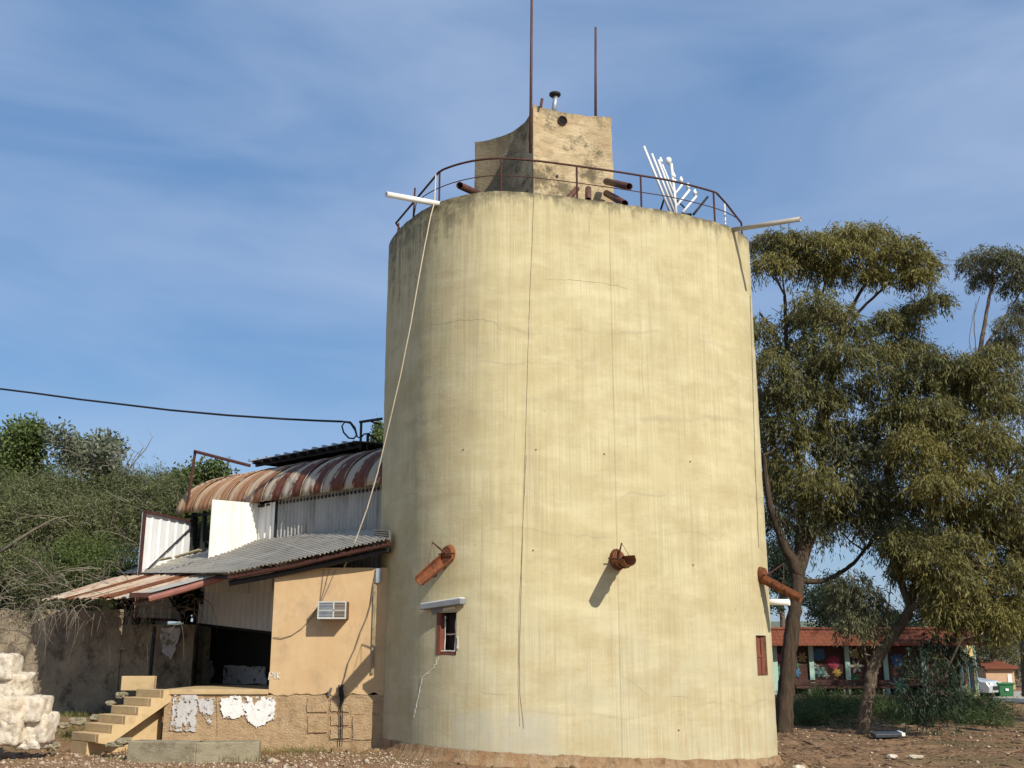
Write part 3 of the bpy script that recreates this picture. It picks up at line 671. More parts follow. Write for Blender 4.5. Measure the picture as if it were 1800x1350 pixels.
arm((1186, 342), (1200, 323), Ym, Ym+.15, .027, None, True); arm((1187, 365), (1212, 334), Ym, Ym+.3, .029, None, True)
arm((1200, 373), (1224, 345), Ym+.05, Ym+.45, .029, None, True); arm((1219, 377), (1244, 346), Ym+.2, Ym+.6, .030, M['dark'])
arm((1161, 370), (1169, 345), Ym+.3, Ym+.1, .024, M['dark']); arm((1188, 350), (1204, 366), Ym+.1, Ym+.3, .018, M['dark'])
MB().box(P(1189, 384, Ym), (.32, 0, 0), (0, .25, 0), (0, 0, .03)).build('base_plate', M['dark'], mn)

# wall cables
def wall_line(name, pxs, r, m, lab, lift=.02, sway=.01):
    q = [on_silo(*a) for a in pxs]; pts = []
    for i in range(len(q)-1):
        for k in range(5):
            f = k/5; u = q[i][2]+(q[i+1][2]-q[i][2])*f+random.uniform(-sway, sway)*.4; z = q[i][0].z+(q[i+1][0].z-q[i][0].z)*f; p, n = per_at(u, wall_off(u, z)+.007); pts.append((p.x, p.y, z))
    return pts
pts = wall_line('c', [(938, 341), (936, 400), (934, 460), (930, 560), (926, 700), (921, 850), (917, 1000), (913, 1150), (914, 1220), (922, 1296)], .009, None, '')
tag(MB().tube([(pts[0][0], pts[0][1]+.2, H+.03)]+pts, .0045, 5).build('wall_cable', M['slab']), 'thin dark cable running straight down the sunlit silo wall', 'cable')
pts = wall_line('c', [(925, 800), (918, 950), (912, 1080), (911, 1200), (914, 1296)], .006, None, '')
tag(MB().tube(pts, .003, 5).build('thin_cord', M['slab']), 'faint second cord beside the cable on the lower silo wall', 'cord')
pts = wall_line('c', [(1318, 520), (1323, 700), (1329, 870), (1334, 985)], .01, None, '')
tag(MB().tube(pts, .011, 5).build('conduit', M['slab']), 'thin grey conduit along the right edge of the silo', 'conduit')

# ------------------------------------------------------------------ shed left of the silo
UP = Vector((0, 0, 1))
fR = P(657, 846, 24.8); fL = P(324, 904, 30.0); AX = Vector((fL.x-fR.x, fL.y-fR.y, 0)).normalized(); CX = Vector((-AX.y, AX.x, 0))
if CX.y < 0: CX = -CX
EZ = 6.22; FO = Vector((fR.x, fR.y, 0)); LEN = (Vector((fL.x, fL.y, 0))-FO).length
shed = thing('metal_shed', FO+AX*4, 'patched metal shed with rusty barrel roof behind the silo', 'shed')
def corr(name, p00, p10, p11, p01, waves, amp, m, parent, th=.008, rows=6, trap=False, sag=0, jag=0):
    """corrugated sheet: waves run along p00->p10, ridges along p00->p01; solid with thickness"""
    nrm = (p10-p00).cross(p01-p00).normalized(); n = waves*6 if not trap else waves*4; top = []; 
    for j in range(rows+1):
        v = j/rows; row = []
        for i in range(n+1):
            u = i/n; q = p00*(1-u)*(1-v)+p10*u*(1-v)+p11*u*v+p01*(1-u)*v
            if trap: h = amp*(1 if i % 4 in (1, 2) else 0) 
            else: h = amp*math.sin(2*math.pi*u*waves)
            if trap: 
                uu = (i//4+[0, .12, .24, .36][i % 4])/waves; uu = min(1, uu); q = p00*(1-uu)*(1-v)+p10*uu*(1-v)+p11*uu*v+p01*(1-uu)*v
            jz = jag*random.uniform(-1, 1) if (j in (0, rows) and jag) else 0
            row.append(q+nrm*(h+.006*noise.noise((q.x*2, q.y*2, q.z*2)))+UP*(-sag*4*u*(1-u)*v)+(p01-p00).normalized()*jz)
        top.append(row)
    mb = MB(); w_ = n+1; vs = [q for r in top for q in r]; N = len(vs); vs2 = [q-nrm*th for q in vs]; fs = []
    for j in range(rows):
        for i in range(n):
            a, b, c, d = j*w_+i, j*w_+i+1, (j+1)*w_+i+1, (j+1)*w_+i; fs += [(a, b, c, d), (N+d, N+c, N+b, N+a)]
    for i in range(n): fs += [(i, N+i, N+i+1, i+1), (rows*w_+i+1, N+rows*w_+i+1, N+rows*w_+i, rows*w_+i)]
    for j in range(rows): fs += [(j*w_, (j+1)*w_, N+(j+1)*w_, N+j*w_), (j*w_+n, N+j*w_+n, N+(j+1)*w_+n, (j+1)*w_+n)]
    return mb.add(vs+vs2, fs).build(name, m, parent)
def fac(s, z, off=0): return FO+AX*s+CX*off+UP*z
# barrel vault: one curved sheet per rust band
VW, VB = 2.2, 1.3; nb = 12; s0 = -1.6; s1 = LEN+.02
ar = MB()
for s in (LEN-.1, LEN-2.2, LEN-4.4): ar.tube([fac(s, EZ-.12+(VB-.05)*math.sin(ph), VW-VW*math.cos(ph)) for ph in np.linspace(0, math.pi, 14)], .03, 5)
vroot = ar.build('barrel_roof', M['dark'], shed); vroot['label'] = 'rust-striped barrel vault roof'
for b in range(nb):
    a0 = s0+(s1-s0)*b/nb; a1 = s0+(s1-s0)*(b+1)/nb+.06; mb = MB(); mb.uv = []; nI, nJ = 16, 22
    for lay in (0, 1):
        for j in range(nJ+1):
            ph = math.pi*.98*j/nJ
            for i in range(nI+1):
                s = a0+(a1-a0)*i/nI; h = .014*math.sin(i/nI*math.pi*8)+.012*(b % 2)+(.03 if i == 0 else 0)-lay*.012
                eave = .02*noise.noise((s*3, j, 2)) if j == 0 else 0
                q = fac(s, EZ-.05+(VB+h)*math.sin(ph)+(eave if j == 0 else 0), -.12+VW-(VW+h+.12)*math.cos(ph))
                mb.v.append(tuple(q)); mb.uv.append((b+i/nI*.999, j/nJ*3))
    w_ = nI+1; N = w_*(nJ+1)
    for j in range(nJ):
        for i in range(nI):
            a = j*w_+i; mb.f += [(a+w_, a+w_+1, a+1, a), (N+a, N+a+1, N+a+w_+1, N+a+w_)]
    for i in range(nI): mb.f.append((i, i+1, N+i+1, N+i))
    for j in range(nJ): mb.f += [(j*w_, N+j*w_, N+(j+1)*w_, (j+1)*w_), (j*w_+nI, (j+1)*w_+nI, N+(j+1)*w_+nI, N+j*w_+nI)]
    mb.build('roof_sheet', M['vault'], vroot, True)
MB().tube([fac(s, EZ-.10, .02) for s in np.linspace(-1, LEN-.05, 6)], .045, 6).build('eave_purlin', M['dark'], vroot)
# upper dark roof
rA = PL(437, 818, FO+CX*.95, AX); rB = PL(620, 769, FO+CX*.95, AX); zr = (rA.z+rB.z)/2
rA.z = rB.z = zr; d_ = (rB-rA); npn = 11
ur = MB().box((rA+rB)/2-UP*.07+CX*.25, d_/2, CX*.03, UP*.05).build('upper_roof', M['dark'], shed); ur['label'] = 'dark steel deck roof with ribbed edge'
for k in range(npn):
    a = rA+d_*(k/npn); b = rA+d_*((k+1)/npn)-d_.normalized()*.012; back = CX*3.0+UP*.10
    MB().poly([a, b, b+back, a+back], UP*.012).build('deck_panel', M['corr'] if 0 else M['galv'], ur)
    e = a+UP*.035; MB().box(e+back/2, d_.normalized()*.035, back/2, UP*.03).build('rib', M['galv'], ur)
    MB().box(a+d_/npn/2+back/2-UP*.05, d_.normalized()*.03, back/2, UP*.04).build('rafter', M['dark'], ur)
MB().box((rA+rB)/2-UP*.07+CX*2.2, d_/2, CX*.03, UP*.05).build('rear_beam', M['dark'], ur)
rC = rB-AX*1.6-UP*.28; MB().poly([rB, rC, rC+CX*3, rB+CX*3], UP*.03).build('hip_panel', M['dark'], ur)
for s in (.4, 3.2, 5.6): q = rB+AX*s+CX*2.2; MB().tube([Vector((q.x, q.y, 1.0)), q-UP*.08], .05, 6).build('column', M['dark'], ur)
# frame pole and beam at the far left
pA = P(343, 795, 29.6); tag(MB().tube([P(327, 905, 29.6), pA], .045, 6).build('frame_post', M['rust2']), 'leaning rusty post above the left end of the barrel roof', 'post')
tag(MB().tube([P(341, 793, 29.6), PL(440, 820, FO+CX*.95, AX)+UP*.02], .045, 6).build('frame_beam', M['rust2']), 'rusty beam running from the post to the upper roof', 'beam')
# corrugated wall of the shed, sheet by sheet
jz = 4.3
sW = (PL(484, 900, FO, AX)-FO).dot(AX); edges = np.linspace(-1.2, sW, 5)
for a, b in zip(edges[:-1], edges[1:]): corr('wall_sheet', fac(b+.03, jz), fac(a, jz), fac(a, EZ+.12), fac(b+.03, EZ+.12), 9, .026, M['corr'], shed)
# white ribbed panels: boxy door by the wall
y0 = 27.0; wa = P(373, 878, y0); wb_ = P(457, 885, 27.75); wc = PL(486, 881, FO-CX*.05, AX); wt_ = wa.z
def wpanel(a, b, z0, z1, waves, lab=None, m='panel', parent=None, amp=.028):
    za, zb = z0 if isinstance(z0, tuple) else (z0, z0); a = Vector((a.x, a.y, 0)); b = Vector((b.x, b.y, 0)); o = corr('panel', a+UP*za, b+UP*zb, b+UP*z1, a+UP*z1, waves, amp, M[m], parent or shed, trap=True, rows=4); return o
wpanel(wa, wb_, 3.9, wt_, 5); wpanel(wb_, wc, 3.9, wt_-.03, 3)
MB().tube([wc+UP*.05, Vector((wc.x, wc.y, 4.4))], .03, 6).build('post', M['dark'], shed)
MB().box((wa+wb_)/2+CX*.1-UP*.03, (wb_-wa)/2, CX*.03, UP*.03).build('top_rail', M['dark'], shed)
# lower white panels under the lean-to
sl0 = (PL(481, 1050, FO, AX)-FO).dot(AX); sl1 = (PL(352, 1050, FO, AX)-FO).dot(AX)
zlow = PL(400, 1103, FO, AX).z
ed = np.linspace(sl0-.5, sl1, 5)
zA = PL(350, 1095, FO, AX).z; zB = PL(480, 1110, FO, AX).z
def zbot(s): return zB+(zA-zB)*(s-sl0)/(sl1-sl0)
for a, b in zip(ed[:-1], ed[1:]): wpanel(fac(b, 0), fac(a+.02, 0), (zbot(b), zbot(a)), 4.9, 4, None, 'panel2', amp=.05)
MB().tube([fac(sl0-1.5, zbot(sl0-1.5)-.04, .1), fac(sl1+.8, zbot(sl1+.8)-.04, .1)], .05, 4).build('lintel', M['dark'], shed)
for a in (sl1+.10, sl1+.62): MB().box(fac(a, 3.2, .02), AX*.05, CX*.05, UP*3.0).build('post', M['dark'], shed)
MB().box(fac(LEN-.1, 3.0, .3), AX*.05, CX*.05, UP*3.2).build('post', M['dark'], shed)
# open door leaf with brace
dl = P(251, 900, 27.6); dr = P(336, 918, 29.7); dz1 = dl.z; dz0 = P(222, 1087, 27.6).z
dr = Vector((dr.x, dr.y, dz1)); dlb = Vector((dl.x-.0, dl.y, 0)); drb = Vector((dr.x, dr.y, 0))
door = thing('metal_door', Vector((dl.x, dl.y, dz0)), 'white ribbed metal door leaf standing open with a dark diagonal brace', 'door')
dd = (drb-dlb).normalized(); dn = Vector((dd.y, -dd.x, 0)); 
if dn.y > 0: dn = -dn
wpanel(dl, dr, dz0, dz1, 6, None, 'panel2', door)
W_ = (drb-dlb).length
for (a, b) in ((0, 0), (W_, W_)): MB().box(dlb+dd*a+dn*.07+UP*(dz0+dz1)/2, dd*.03, dn*.03, UP*(dz1-dz0)/2).build('frame', M['rust2'] if a == 0 else M['dark'], door)
for z in (dz0, dz1): MB().box(dlb+dd*W_/2+dn*.07+UP*z, dd*(W_/2+.03), dn*.03, UP*.028).build('frame', M['rust2'], door)
zm = dz0+(dz1-dz0)*.42
MB().tube([dlb+dd*.1+dn*.1+UP*zm, dlb+dd*(W_-.05)+dn*.1+UP*(dz1-.12)], .022, 5).build('brace', M['dark'], door)
MB().tube([dlb+dd*W_*.42+dn*.1+UP*(zm-.3), dlb+dd*(W_-.1)+dn*.1+UP*(dz0+.03)], .022, 5).build('brace', M['dark'], door)
# shed body behind: back wall, side walls, block pier
sb0 = fac(-1.5, 0); 
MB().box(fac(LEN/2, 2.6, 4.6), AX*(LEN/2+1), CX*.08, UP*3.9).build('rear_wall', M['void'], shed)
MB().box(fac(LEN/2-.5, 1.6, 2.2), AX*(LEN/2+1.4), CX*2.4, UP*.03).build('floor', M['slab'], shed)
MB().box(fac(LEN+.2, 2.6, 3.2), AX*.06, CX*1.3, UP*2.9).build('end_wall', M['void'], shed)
MB().box(fac(sl1+.36, 2.9, .35), AX*.30, CX*.1, UP*1.3).build('block_pier', M['slab'], shed)

# lean-to roof
R_b = P(652, 931, 24.75); M_b = PL(482, 945, FO-CX*.06, AX); L_b = P(201, 1008, 27.9)
R_f = P(684, 947, 22.7); L_f = P(398, 1007, 23.1); M_f = R_f.lerp(L_f, .5)
def edge(tab, t): 
    t *= len(tab)-1; i = min(int(t), len(tab)-2); return tab[i].lerp(tab[i+1], t-i)
bk = [R_b, R_b.lerp(M_b, .5), M_b, PL(415, 958, FO-CX*.08, AX), PL(345, 974, FO-CX*.3, AX), P(201, 1008, 29.3)]; fr = [R_f, R_f.lerp(L_f, .2)-UP*.01, R_f.lerp(L_f, .4)-UP*.02, R_f.lerp(L_f, .6)-UP*.03, R_f.lerp(L_f, .8)-UP*.02, L_f]
lt = MB().tube([q-UP*.09+Vector((0, .12, 0)) for q in fr], .05, 6).build('lean_to_roof', M['rust2'], shed); lt['label'] = 'sagging grey corrugated lean-to roof'
nS = 7
for k in range(nS):
    a, b = k/nS, (k+1)/nS+.012
    b = min(1, b); corr('roof_sheet', edge(fr, a)+UP*.008*(k % 2), edge(fr, b)+UP*.008*(k % 2), edge(bk, b)+UP*.008*(k % 2), edge(bk, a)+UP*.008*(k % 2), 6, .018, M['asb'], lt, .012, 8, jag=.03)
MB().tube([q-UP*.2+Vector((0, .3, 0)) for q in fr], .06, 6).build('edge_beam', M['dark'], lt)
for f in (.2, .45, .7, .95): MB().tube([edge(fr, f)-UP*.12+Vector((0, .15, 0)), edge(bk, f)-UP*.12], .045, 6).build('rafter', M['dark'], lt)
# crumpled sheet ends against the silo
for k in range(4):
    a = P(655+3*k, 932+4*k, 23.5-.12*k); b = P(684, 934+4*k, 22.7); MB().poly([a, b, b-UP*.06+Vector((.02, .2, 0)), a-UP*.02+Vector((0, .3, 0))], UP*.02).build('torn_sheet', M['asb'], lt)
# loose slats on the roof
for (a, b) in (((308, 985), (352, 972)), ((280, 990), (300, 986))): q = P(*a, 26.2); r = P(*b, 26.6); MB().box((q+r)/2+UP*.08, (r-q)/2, Vector((0, .12, 0)), UP*.015).build('loose_slat', M['slab'], lt)
# rusty lower sheets
rs = thing('rusty_canopy', P(230, 1030, 22.8), 'low rust-streaked sheet canopy hanging over the retaining wall', 'canopy')
q1, q2, q3, q4 = P(205, 1014, 28.1), P(395, 1008, 24.2), P(232, 1053, 23.9), P(74, 1054, 27.6)
nS = 8
for k in range(nS):
    a, b = k/nS, min(1, (k+1)/nS+.02); mm = M[('rustsheet', 'cream', 'rust', 'cream', 'rustsheet', 'rust', 'cream', 'corr')[k]]
    corr('sheet', q1.lerp(q2, a), q1.lerp(q2, b), q4.lerp(q3, b)+UP*.03*(k % 2), q4.lerp(q3, a)+UP*.03*(k % 2), 2, .022, mm, rs, .008, 10, jag=.05)
MB().tube([q2+Vector((0, .1, -.08)), q3+Vector((0, .1, -.08))], .03, 5).build('edge_bar', M['rust2'], rs)
tag(MB().tube([P(262, 1053, 23.9), P(330, 1034, 24.1), P(392, 1015, 24.3)], .075, 8).build('support_beam', M['redpole']), 'faded red steel beam propping the rusty canopy', 'beam')
tag(MB().box((P(228, 1046, 23.9)+P(264, 1046, 23.9))/2, (.22, 0, 0), (0, .04, 0), (0, 0, .05)).build('bracket', M['rust2']), 'rusty bracket at the lower end of the red beam', 'bracket')

# orange room wall and loading platform
OY = 23.35
oz = P(487, 998, OY).z; pz_ = P(400, 1212, OY).z; gzL = .40
xL = P(478, 1110, OY).x; xR = -2.5; xP = P(288, 1250, OY).x
orr = thing('orange_wall', (xL, OY, pz_), 'orange plastered wall beside the silo with a box air conditioner', 'wall')
def slab_wall(x0, x1, z0, z1, y, th, m, name, parent, amp=.012, top_j=.012, bot_j=0, step=.06):
    nx_ = max(2, int((x1-x0)/step)); nz_ = max(2, int((z1-z0)/step)); mb = MB()
    for lay in (0, 1):
        for j in range(nz_+1):
            for i in range(nx_+1):
                x = x0+(x1-x0)*i/nx_; z = z0+(z1-z0)*j/nz_; o = amp*(noise.noise((x*2.2, z*2.2, 1))+.6*noise.noise((x*7, z*7, 4)))
                if j == nz_: z += top_j*noise.noise((x*5, 0, 1))
                if j == 0: z += bot_j*noise.noise((x*5, 0, 6))
                mb.v.append((x, y+o if lay == 0 else y+th, z))
    w_ = nx_+1; N = w_*(nz_+1)
    for j in range(nz_):
        for i in range(nx_):
            a = j*w_+i; mb.f += [(a, a+1, a+w_+1, a+w_), (N+a+w_, N+a+w_+1, N+a+1, N+a)]
    for i in range(nx_): mb.f += [(i+1, i, N+i, N+i+1), (nz_*w_+i, nz_*w_+i+1, N+nz_*w_+i+1, N+nz_*w_+i)]
    for j in range(nz_): mb.f += [(j*w_, (j+1)*w_, N+(j+1)*w_, N+j*w_), (j*w_+nx_, N+j*w_+nx_, N+(j+1)*w_+nx_, (j+1)*w_+nx_)]
    return mb.build(name, m, parent, True) if 0 else mb.build(name, m, parent)
ow = slab_wall(xL, xR, pz_-.10, oz, OY, .24, M['orange'], 'plaster', orr, .006, .012, .10)
MB().abox(xR-.05, xR+.02, OY+.02, OY+1.2, .4, oz).build('return', M['orange'], orr)
MB().abox(xL, xL+.22, OY+.26, OY+3.6, pz_, oz-.05).build('side_wall', M['void'], orr)
MB().abox(xR-.42, xR-.32, OY-.06, OY-.02, oz-.32, oz-.02).build('box', M['galv'], orr)
MB().abox(xR-.46, xR-.41, OY-.05, OY-.01, oz-2.2, oz-.35).build('conduit', M['slab'], orr)
plat = thing('loading_platform', (xP, OY, gzL), 'crumbling rendered platform base with flaking white paint under the orange wall', 'platform')
slab_wall(xP, xR, gzL-.3, pz_-.105, OY+.02, .3, M['stone'], 'render', plat, .014, .02, .0)
MB().abox(xP-.1, xL-.005, OY-.03, OY+3.2, pz_-.10, pz_).build('edge_slab', M['stair'], plat, bevel=.012)
# block joints
for (a, b) in (((538, 1254), (578, 1254)), ((578, 1254), (655, 1257)), ((578, 1278), (634, 1278)), ((578, 1301), (655, 1305)), ((578, 1225), (578, 1303)), ((538, 1254), (538, 1290)), ((617, 1248), (617, 1315)), ((520, 1276), (538, 1277)), ((470, 1223), (505, 1225)), ((575, 1222), (655, 1226)), ((380, 1218), (382, 1292))):
    q, r = P(*a, OY+.021), P(*b, OY+.021); q2_ = q.lerp(r, .5)+Vector((random.uniform(-.01, .01), 0, random.uniform(-.012, .012)))
    MB().tube([q, q2_, r], .008, 5).build('open_joint', M['plinth'], plat)
# raised blocks between the joints
def ragged(outline, y, m, name, parent, th=.012, jit=2.2, sub=5):
    pts = []
    for i in range(len(outline)):
        a, b = outline[i], outline[(i+1) % len(outline)]
        for k in range(sub): f = k/sub; pts.append(P(a[0]+(b[0]-a[0])*f+random.uniform(-jit, jit), a[1]+(b[1]-a[1])*f+random.uniform(-jit, jit), y))
    return MB().poly(pts, (0, th, 0)).build(name, m, parent)
for (a, b, c_, d_2) in ((541, 1257, 575, 1288), (581, 1228, 614, 1251), (581, 1257, 614, 1275), (581, 1281, 614, 1298), (620, 1259, 653, 1300), (540, 1226, 575, 1251)):
    ragged([(a, b), (c_, b), (c_, d_2), (a, d_2)], OY-.008, M['stone'], 'block', plat, .1, 1.0, 4)
ragged([(306, 1217), (336, 1213), (346, 1222), (345, 1250), (342, 1286), (297, 1284), (302, 1260)], OY-.012, M['gpaint'], 'paint_patch', plat, .05, 1.7, 12)
ragged([(347, 1228), (376, 1229), (376, 1250), (368, 1274), (360, 1262), (352, 1248)], OY-.013, M['gpaint'], 'paint_patch', plat, .05, 1.9, 12)
ragged([(386, 1228), (410, 1224), (448, 1226), (484, 1226), (481, 1262), (466, 1272), (450, 1278), (436, 1268), (432, 1256), (412, 1262), (392, 1262)], OY-.013, M['wpaint'], 'paint_patch', plat, .05, 2.2, 11)
# air conditioner
ac0 = P(559, 1057, OY-.4); ac1 = P(608, 1088, OY-.4); acx = (ac0.x+ac1.x)/2; acz = (ac0.z+ac1.z)/2; aw = (ac1.x-ac0.x)/2; ah = (ac0.z-ac1.z)/2
ac = thing('air_conditioner', (acx, OY-.2, acz-ah), 'boxy old window air conditioner set into the orange wall', 'air conditioner')
MB().abox(acx-aw, acx+aw, OY-.385, OY+.05, acz-ah, acz+ah).build('case', M['brown'], ac, bevel=.01)
yf = OY-.40
fg = MB()
for (x0, x1, z0, z1) in ((-1, 1, .86, 1), (-1, 1, -1, -.84), (-1, -.92, -.84, .86), (.90, 1, -.84, .86), (.06, .16, -.84, .86), (-.92, .90, -.07, .05)): fg.abox(acx+aw*x0, acx+aw*x1, yf-.012, yf+.016, acz+ah*z0, acz+ah*z1)
fg.build('front_frame', M['tape2'], ac)
for k in range(11):
    z = -.8+1.6*k/10
    if abs(z) < .09: continue
    MB().abox(acx-aw*.92, acx+aw*.06, yf, yf+.01, acz+ah*z-.008, acz+ah*z+.008).build('louvre', M['galv'], ac)
    MB().abox(acx+aw*.16, acx+aw*.90, yf, yf+.01, acz+ah*z-.005, acz+ah*z+.005).build('louvre', M['pvcg'], ac)
# chalk letters
def stroke(pts, m, r=.010):
    mb = MB()
    for s_ in pts: mb.tube([P(a, b, OY-.012) for a, b in s_], r, 5)
    return mb
stroke([[(472, 1195), (474, 1182), (479, 1182), (480, 1187), (475, 1189)], [(483, 1182), (483, 1193)], [(487, 1182), (487, 1193)], [(492, 1182), (487, 1188), (492, 1193)]], None).build('chalk_letters', M['chalk'], orr)
# cables on the orange wall
def wire(name, pts, r, m, lab, cat='cable'): return tag(MB().tube(pts, r, 5).build(name, m), lab, cat)
wire('power_cord', [P(a, b, OY-.04) for a, b in ((661, 1004), (656, 1030), (652, 1060), (645, 1085), (634, 1110), (624, 1140), (612, 1165), (606, 1190), (601, 1205), (597, 1222))], .012, M['twig'], 'brown power cord sagging down the right side of the orange wall')
wire('cord', [P(a, b, OY-.03) for a, b in ((569, 1000), (566, 1030), (563, 1056))], .006, M['twig'], 'thin cord hanging above the air conditioner, leftmost of three')
wire('cord', [P(a, b, OY-.03) for a, b in ((579, 1000), (572, 1030), (564, 1057))], .006, M['twig'], 'thin cord above the air conditioner, middle one of three')
wire('cord', [P(a, b, OY-.03) for a, b in ((590, 1001), (578, 1030), (566, 1057))], .006, M['twig'], 'thin cord above the air conditioner, rightmost of three')
wire('cord', [P(a, b, OY-.03) for a, b in ((559, 1066), (548, 1085), (530, 1105), (512, 1117), (495, 1122), (480, 1120))], .008, M['twig'], 'thin cord looping left from the air conditioner to the wall edge')
bn = thing('cable_bundle', P(598, 1218, OY-.1), 'black knot of taped cables hanging at the foot of the orange wall', 'cable bundle')
for k in range(7):
    MB().tube([P(599+random.uniform(-4, 4), 1205+random.uniform(-3, 3), OY-.06), P(598+random.uniform(-6, 6), 1220, OY-.12), P(600+random.uniform(-6, 6), 1238+random.uniform(-6, 3), OY-.08)], .018, 6).build('loop', M['wire'], bn)
for x in (597, 601): MB().tube([P(x, 1236, OY-.05), P(x+1, 1270, OY-.05), P(x, 1312, OY-.06)], .010, 5).build('lead', M['wire'], bn)
tag(MB().pipe(P(578, 1222, OY-.02), P(582, 1210, OY-.12), .03, .006, 10).build('pipe_stub', M['galv']), 'short bent pipe stub at the lower edge of the orange wall', 'pipe')
# broken stones under the orange wall corner
def rock(name, c, sx, sy, sz, m, lab=None, cat=None, group=None, seed=0, sub=2, boxy=.5, rough=.22, parent=None):
    import bmesh
    bm = bmesh.new(); bmesh.ops.create_icosphere(bm, subdivisions=sub, radius=1)
    sd_ = Vector((seed*3.1, seed*1.7, seed*.9)); rz = seed*1.3
    for v in bm.verts:
        d = v.co.normalized(); mxx = max(abs(d.x), abs(d.y), abs(d.z)); r = 1*(1-boxy)+boxy/mxx*.85
        r *= 1+rough*noise.noise(d*1.6+sd_)+rough*.5*noise.noise(d*4+sd_)+rough*.35*noise.noise(d*9+sd_)
        q = d*r; x, y = q.x*math.cos(rz)-q.y*math.sin(rz), q.x*math.sin(rz)+q.y*math.cos(rz); v.co = (q.x*sx, q.y*sy, q.z*sz)
    me = bpy.data.meshes.new(name); bm.to_mesh(me); bm.free(); o = link(name, me, m, parent)
    if sub > 3: me.shade_smooth()
    o.location = Vector(c)-(OFF[parent] if parent is not None else Vector((0, 0, 0)))
    return tag(o, lab, cat, group) if lab else o
for i, (a, b, w_, h_, lab) in enumerate(((594, 1330, 12, 16, 'pale broken footing stone below the cable bundle'), (622, 1328, 15, 13, 'squarish footing stone beside the dark hole under the wall'), (652, 1332, 16, 15, 'brown footing stone at the corner between orange wall and silo'))):
    q = P(a, b, OY-.35); rock('footing_stone', q, w_*.0125, .2, h_*.0125, M['plinth'], lab, 'stone', 'broken footing stones', seed=i+3, sub=3)

# stairs
stp = thing('concrete_stair', P(240, 1300, 23), 'short flight of cream concrete steps up to the platform', 'stairs')
nst = 6; zt = pz_; rise = .163
c0 = P(283, 1213, 23.3); cN = P(169, 1290, 22.3); 
run = Vector((cN.x-c0.x, cN.y-c0.y, 0))/5; wd = Vector((run.y, -run.x, 0)).normalized()
if wd.x > 0: wd = -wd
w_st = 1.0
for k in range(6):
    p0 = Vector((c0.x, c0.y, 0))+run*k; ztop_ = zt-rise*k-.004*(k == 0); nxt = -run
    a = p0; MB().box(a+wd*w_st/2+nxt*.5+UP*(ztop_-rise*.5), wd*w_st/2, nxt*.52, UP*rise*.5).build('step', M['stair'], stp, bevel=.012)
for k in range(6):
    p0 = Vector((c0.x, c0.y, 0))+run*k; zz_ = zt-rise*(k+1); MB().box(p0+wd*(w_st*.66)-run*.5+UP*((zz_+.3)/2), wd*w_st*.33, run*.5, UP*((zz_-.3)/2-.002)).build('base', M['stair'], stp)
# side stringer
sp = []
e0 = Vector((c0.x, c0.y, 0))-wd*.004
prof = []
for k in range(6):
    prof.append(e0+run*(k-1)*1.0+UP*(zt-rise*k-.006)) if k == 0 else None
    prof.append(e0+run*k+UP*(zt-rise*k-.006)); prof.append(e0+run*k+UP*(zt-rise*(k+1)-.006))
prof += [e0+run*4.1+UP*(zt-rise*6-.05), e0-run*1.0+UP*(zt-rise*1.15)]
MB().poly(prof, -wd*.10).build('stringer', M['stair'], stp)
tag(MB().box(P(244, 1201, 24.6), (.36, 0, 0), (0, .1, 0), (0, 0, .155)).build('concrete_block', M['stair'], bevel=.015), 'square concrete block standing at the top of the steps', 'block')
# low concrete kerb box
kb = thing('concrete_trough', P(340, 1320, 21.6), 'low weathered concrete trough lying in front of the platform', 'trough')
ka = P(225, 1298, 21.2); kb2 = P(345, 1304, 20.85); kc = P(456, 1304, 21.0); kz = kc.z
def seg(a, b, z, h, th, nm):
    a = Vector((a.x, a.y, 0)); b = Vector((b.x, b.y, 0)); d = (b-a); nn = Vector((-d.y, d.x, 0)).normalized()*th
    return MB().box((a+b)/2+nn/2+UP*(z-h/2), d/2, nn/2, UP*h/2).build(nm, M['slab'], kb, bevel=.02)
seg(ka, kb2-Vector((.004, 0, 0)), kz, .5, .42, 'wall'); seg(kb2, kc, kz, .5, .42, 'wall')
# retaining wall
RY = 28.3; rt = thing('retaining_wall', (P(120, 1200, RY).x, RY, .8), 'old dark-stained concrete retaining wall under the thicket', 'wall')
slab_wall(P(-120, 1200, RY).x, P(207, 1200, RY).x, .5, P(100, 1072, RY).z, RY, .3, M['retain'], 'face', rt, .03, .05)
slab_wall(P(207, 1200, RY).x+.004, P(335, 1200, RY).x, .5, P(300, 1098, RY).z, RY+.03, .3, M['retain'], 'lower_face', rt, .03, .03)
MB().abox(P(-120, 1200, RY).x, P(200, 1200, RY).x, RY+.302, RY+4, .3, P(100, 1072, RY).z-.1).build('fill', M['soil'], rt)
tag(MB().tube([P(262, 1210, 26.4), P(272, 1100, 26.4)], .05, 6).build('steel_post', M['dark']), 'dark steel post standing at the mouth of the loading bay', 'post')
for (o_, y_) in (([(281, 1102), (318, 1105), (312, 1130), (302, 1158), (286, 1150)], 28.22),):
    ragged(o_, y_, M['gpaint'], 'paint_patch', rt, .03, 2.5)
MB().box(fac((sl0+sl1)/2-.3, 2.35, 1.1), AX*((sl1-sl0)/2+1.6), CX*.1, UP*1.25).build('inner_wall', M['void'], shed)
for o_ in ([(346, 1165), (372, 1162), (376, 1180), (366, 1200), (350, 1198)], [(392, 1170), (440, 1172), (466, 1173), (468, 1203), (392, 1201)]):
    MB().poly([PL(o_[i][0]+(o_[(i+1) % len(o_)][0]-o_[i][0])*f/4+random.uniform(-2, 2), o_[i][1]+(o_[(i+1) % len(o_)][1]-o_[i][1])*f/4+random.uniform(-2, 2), FO+CX*.97, AX) for i in range(len(o_)) for f in range(4)], CX*.02).build('paint_patch', M['gpaint'], shed)
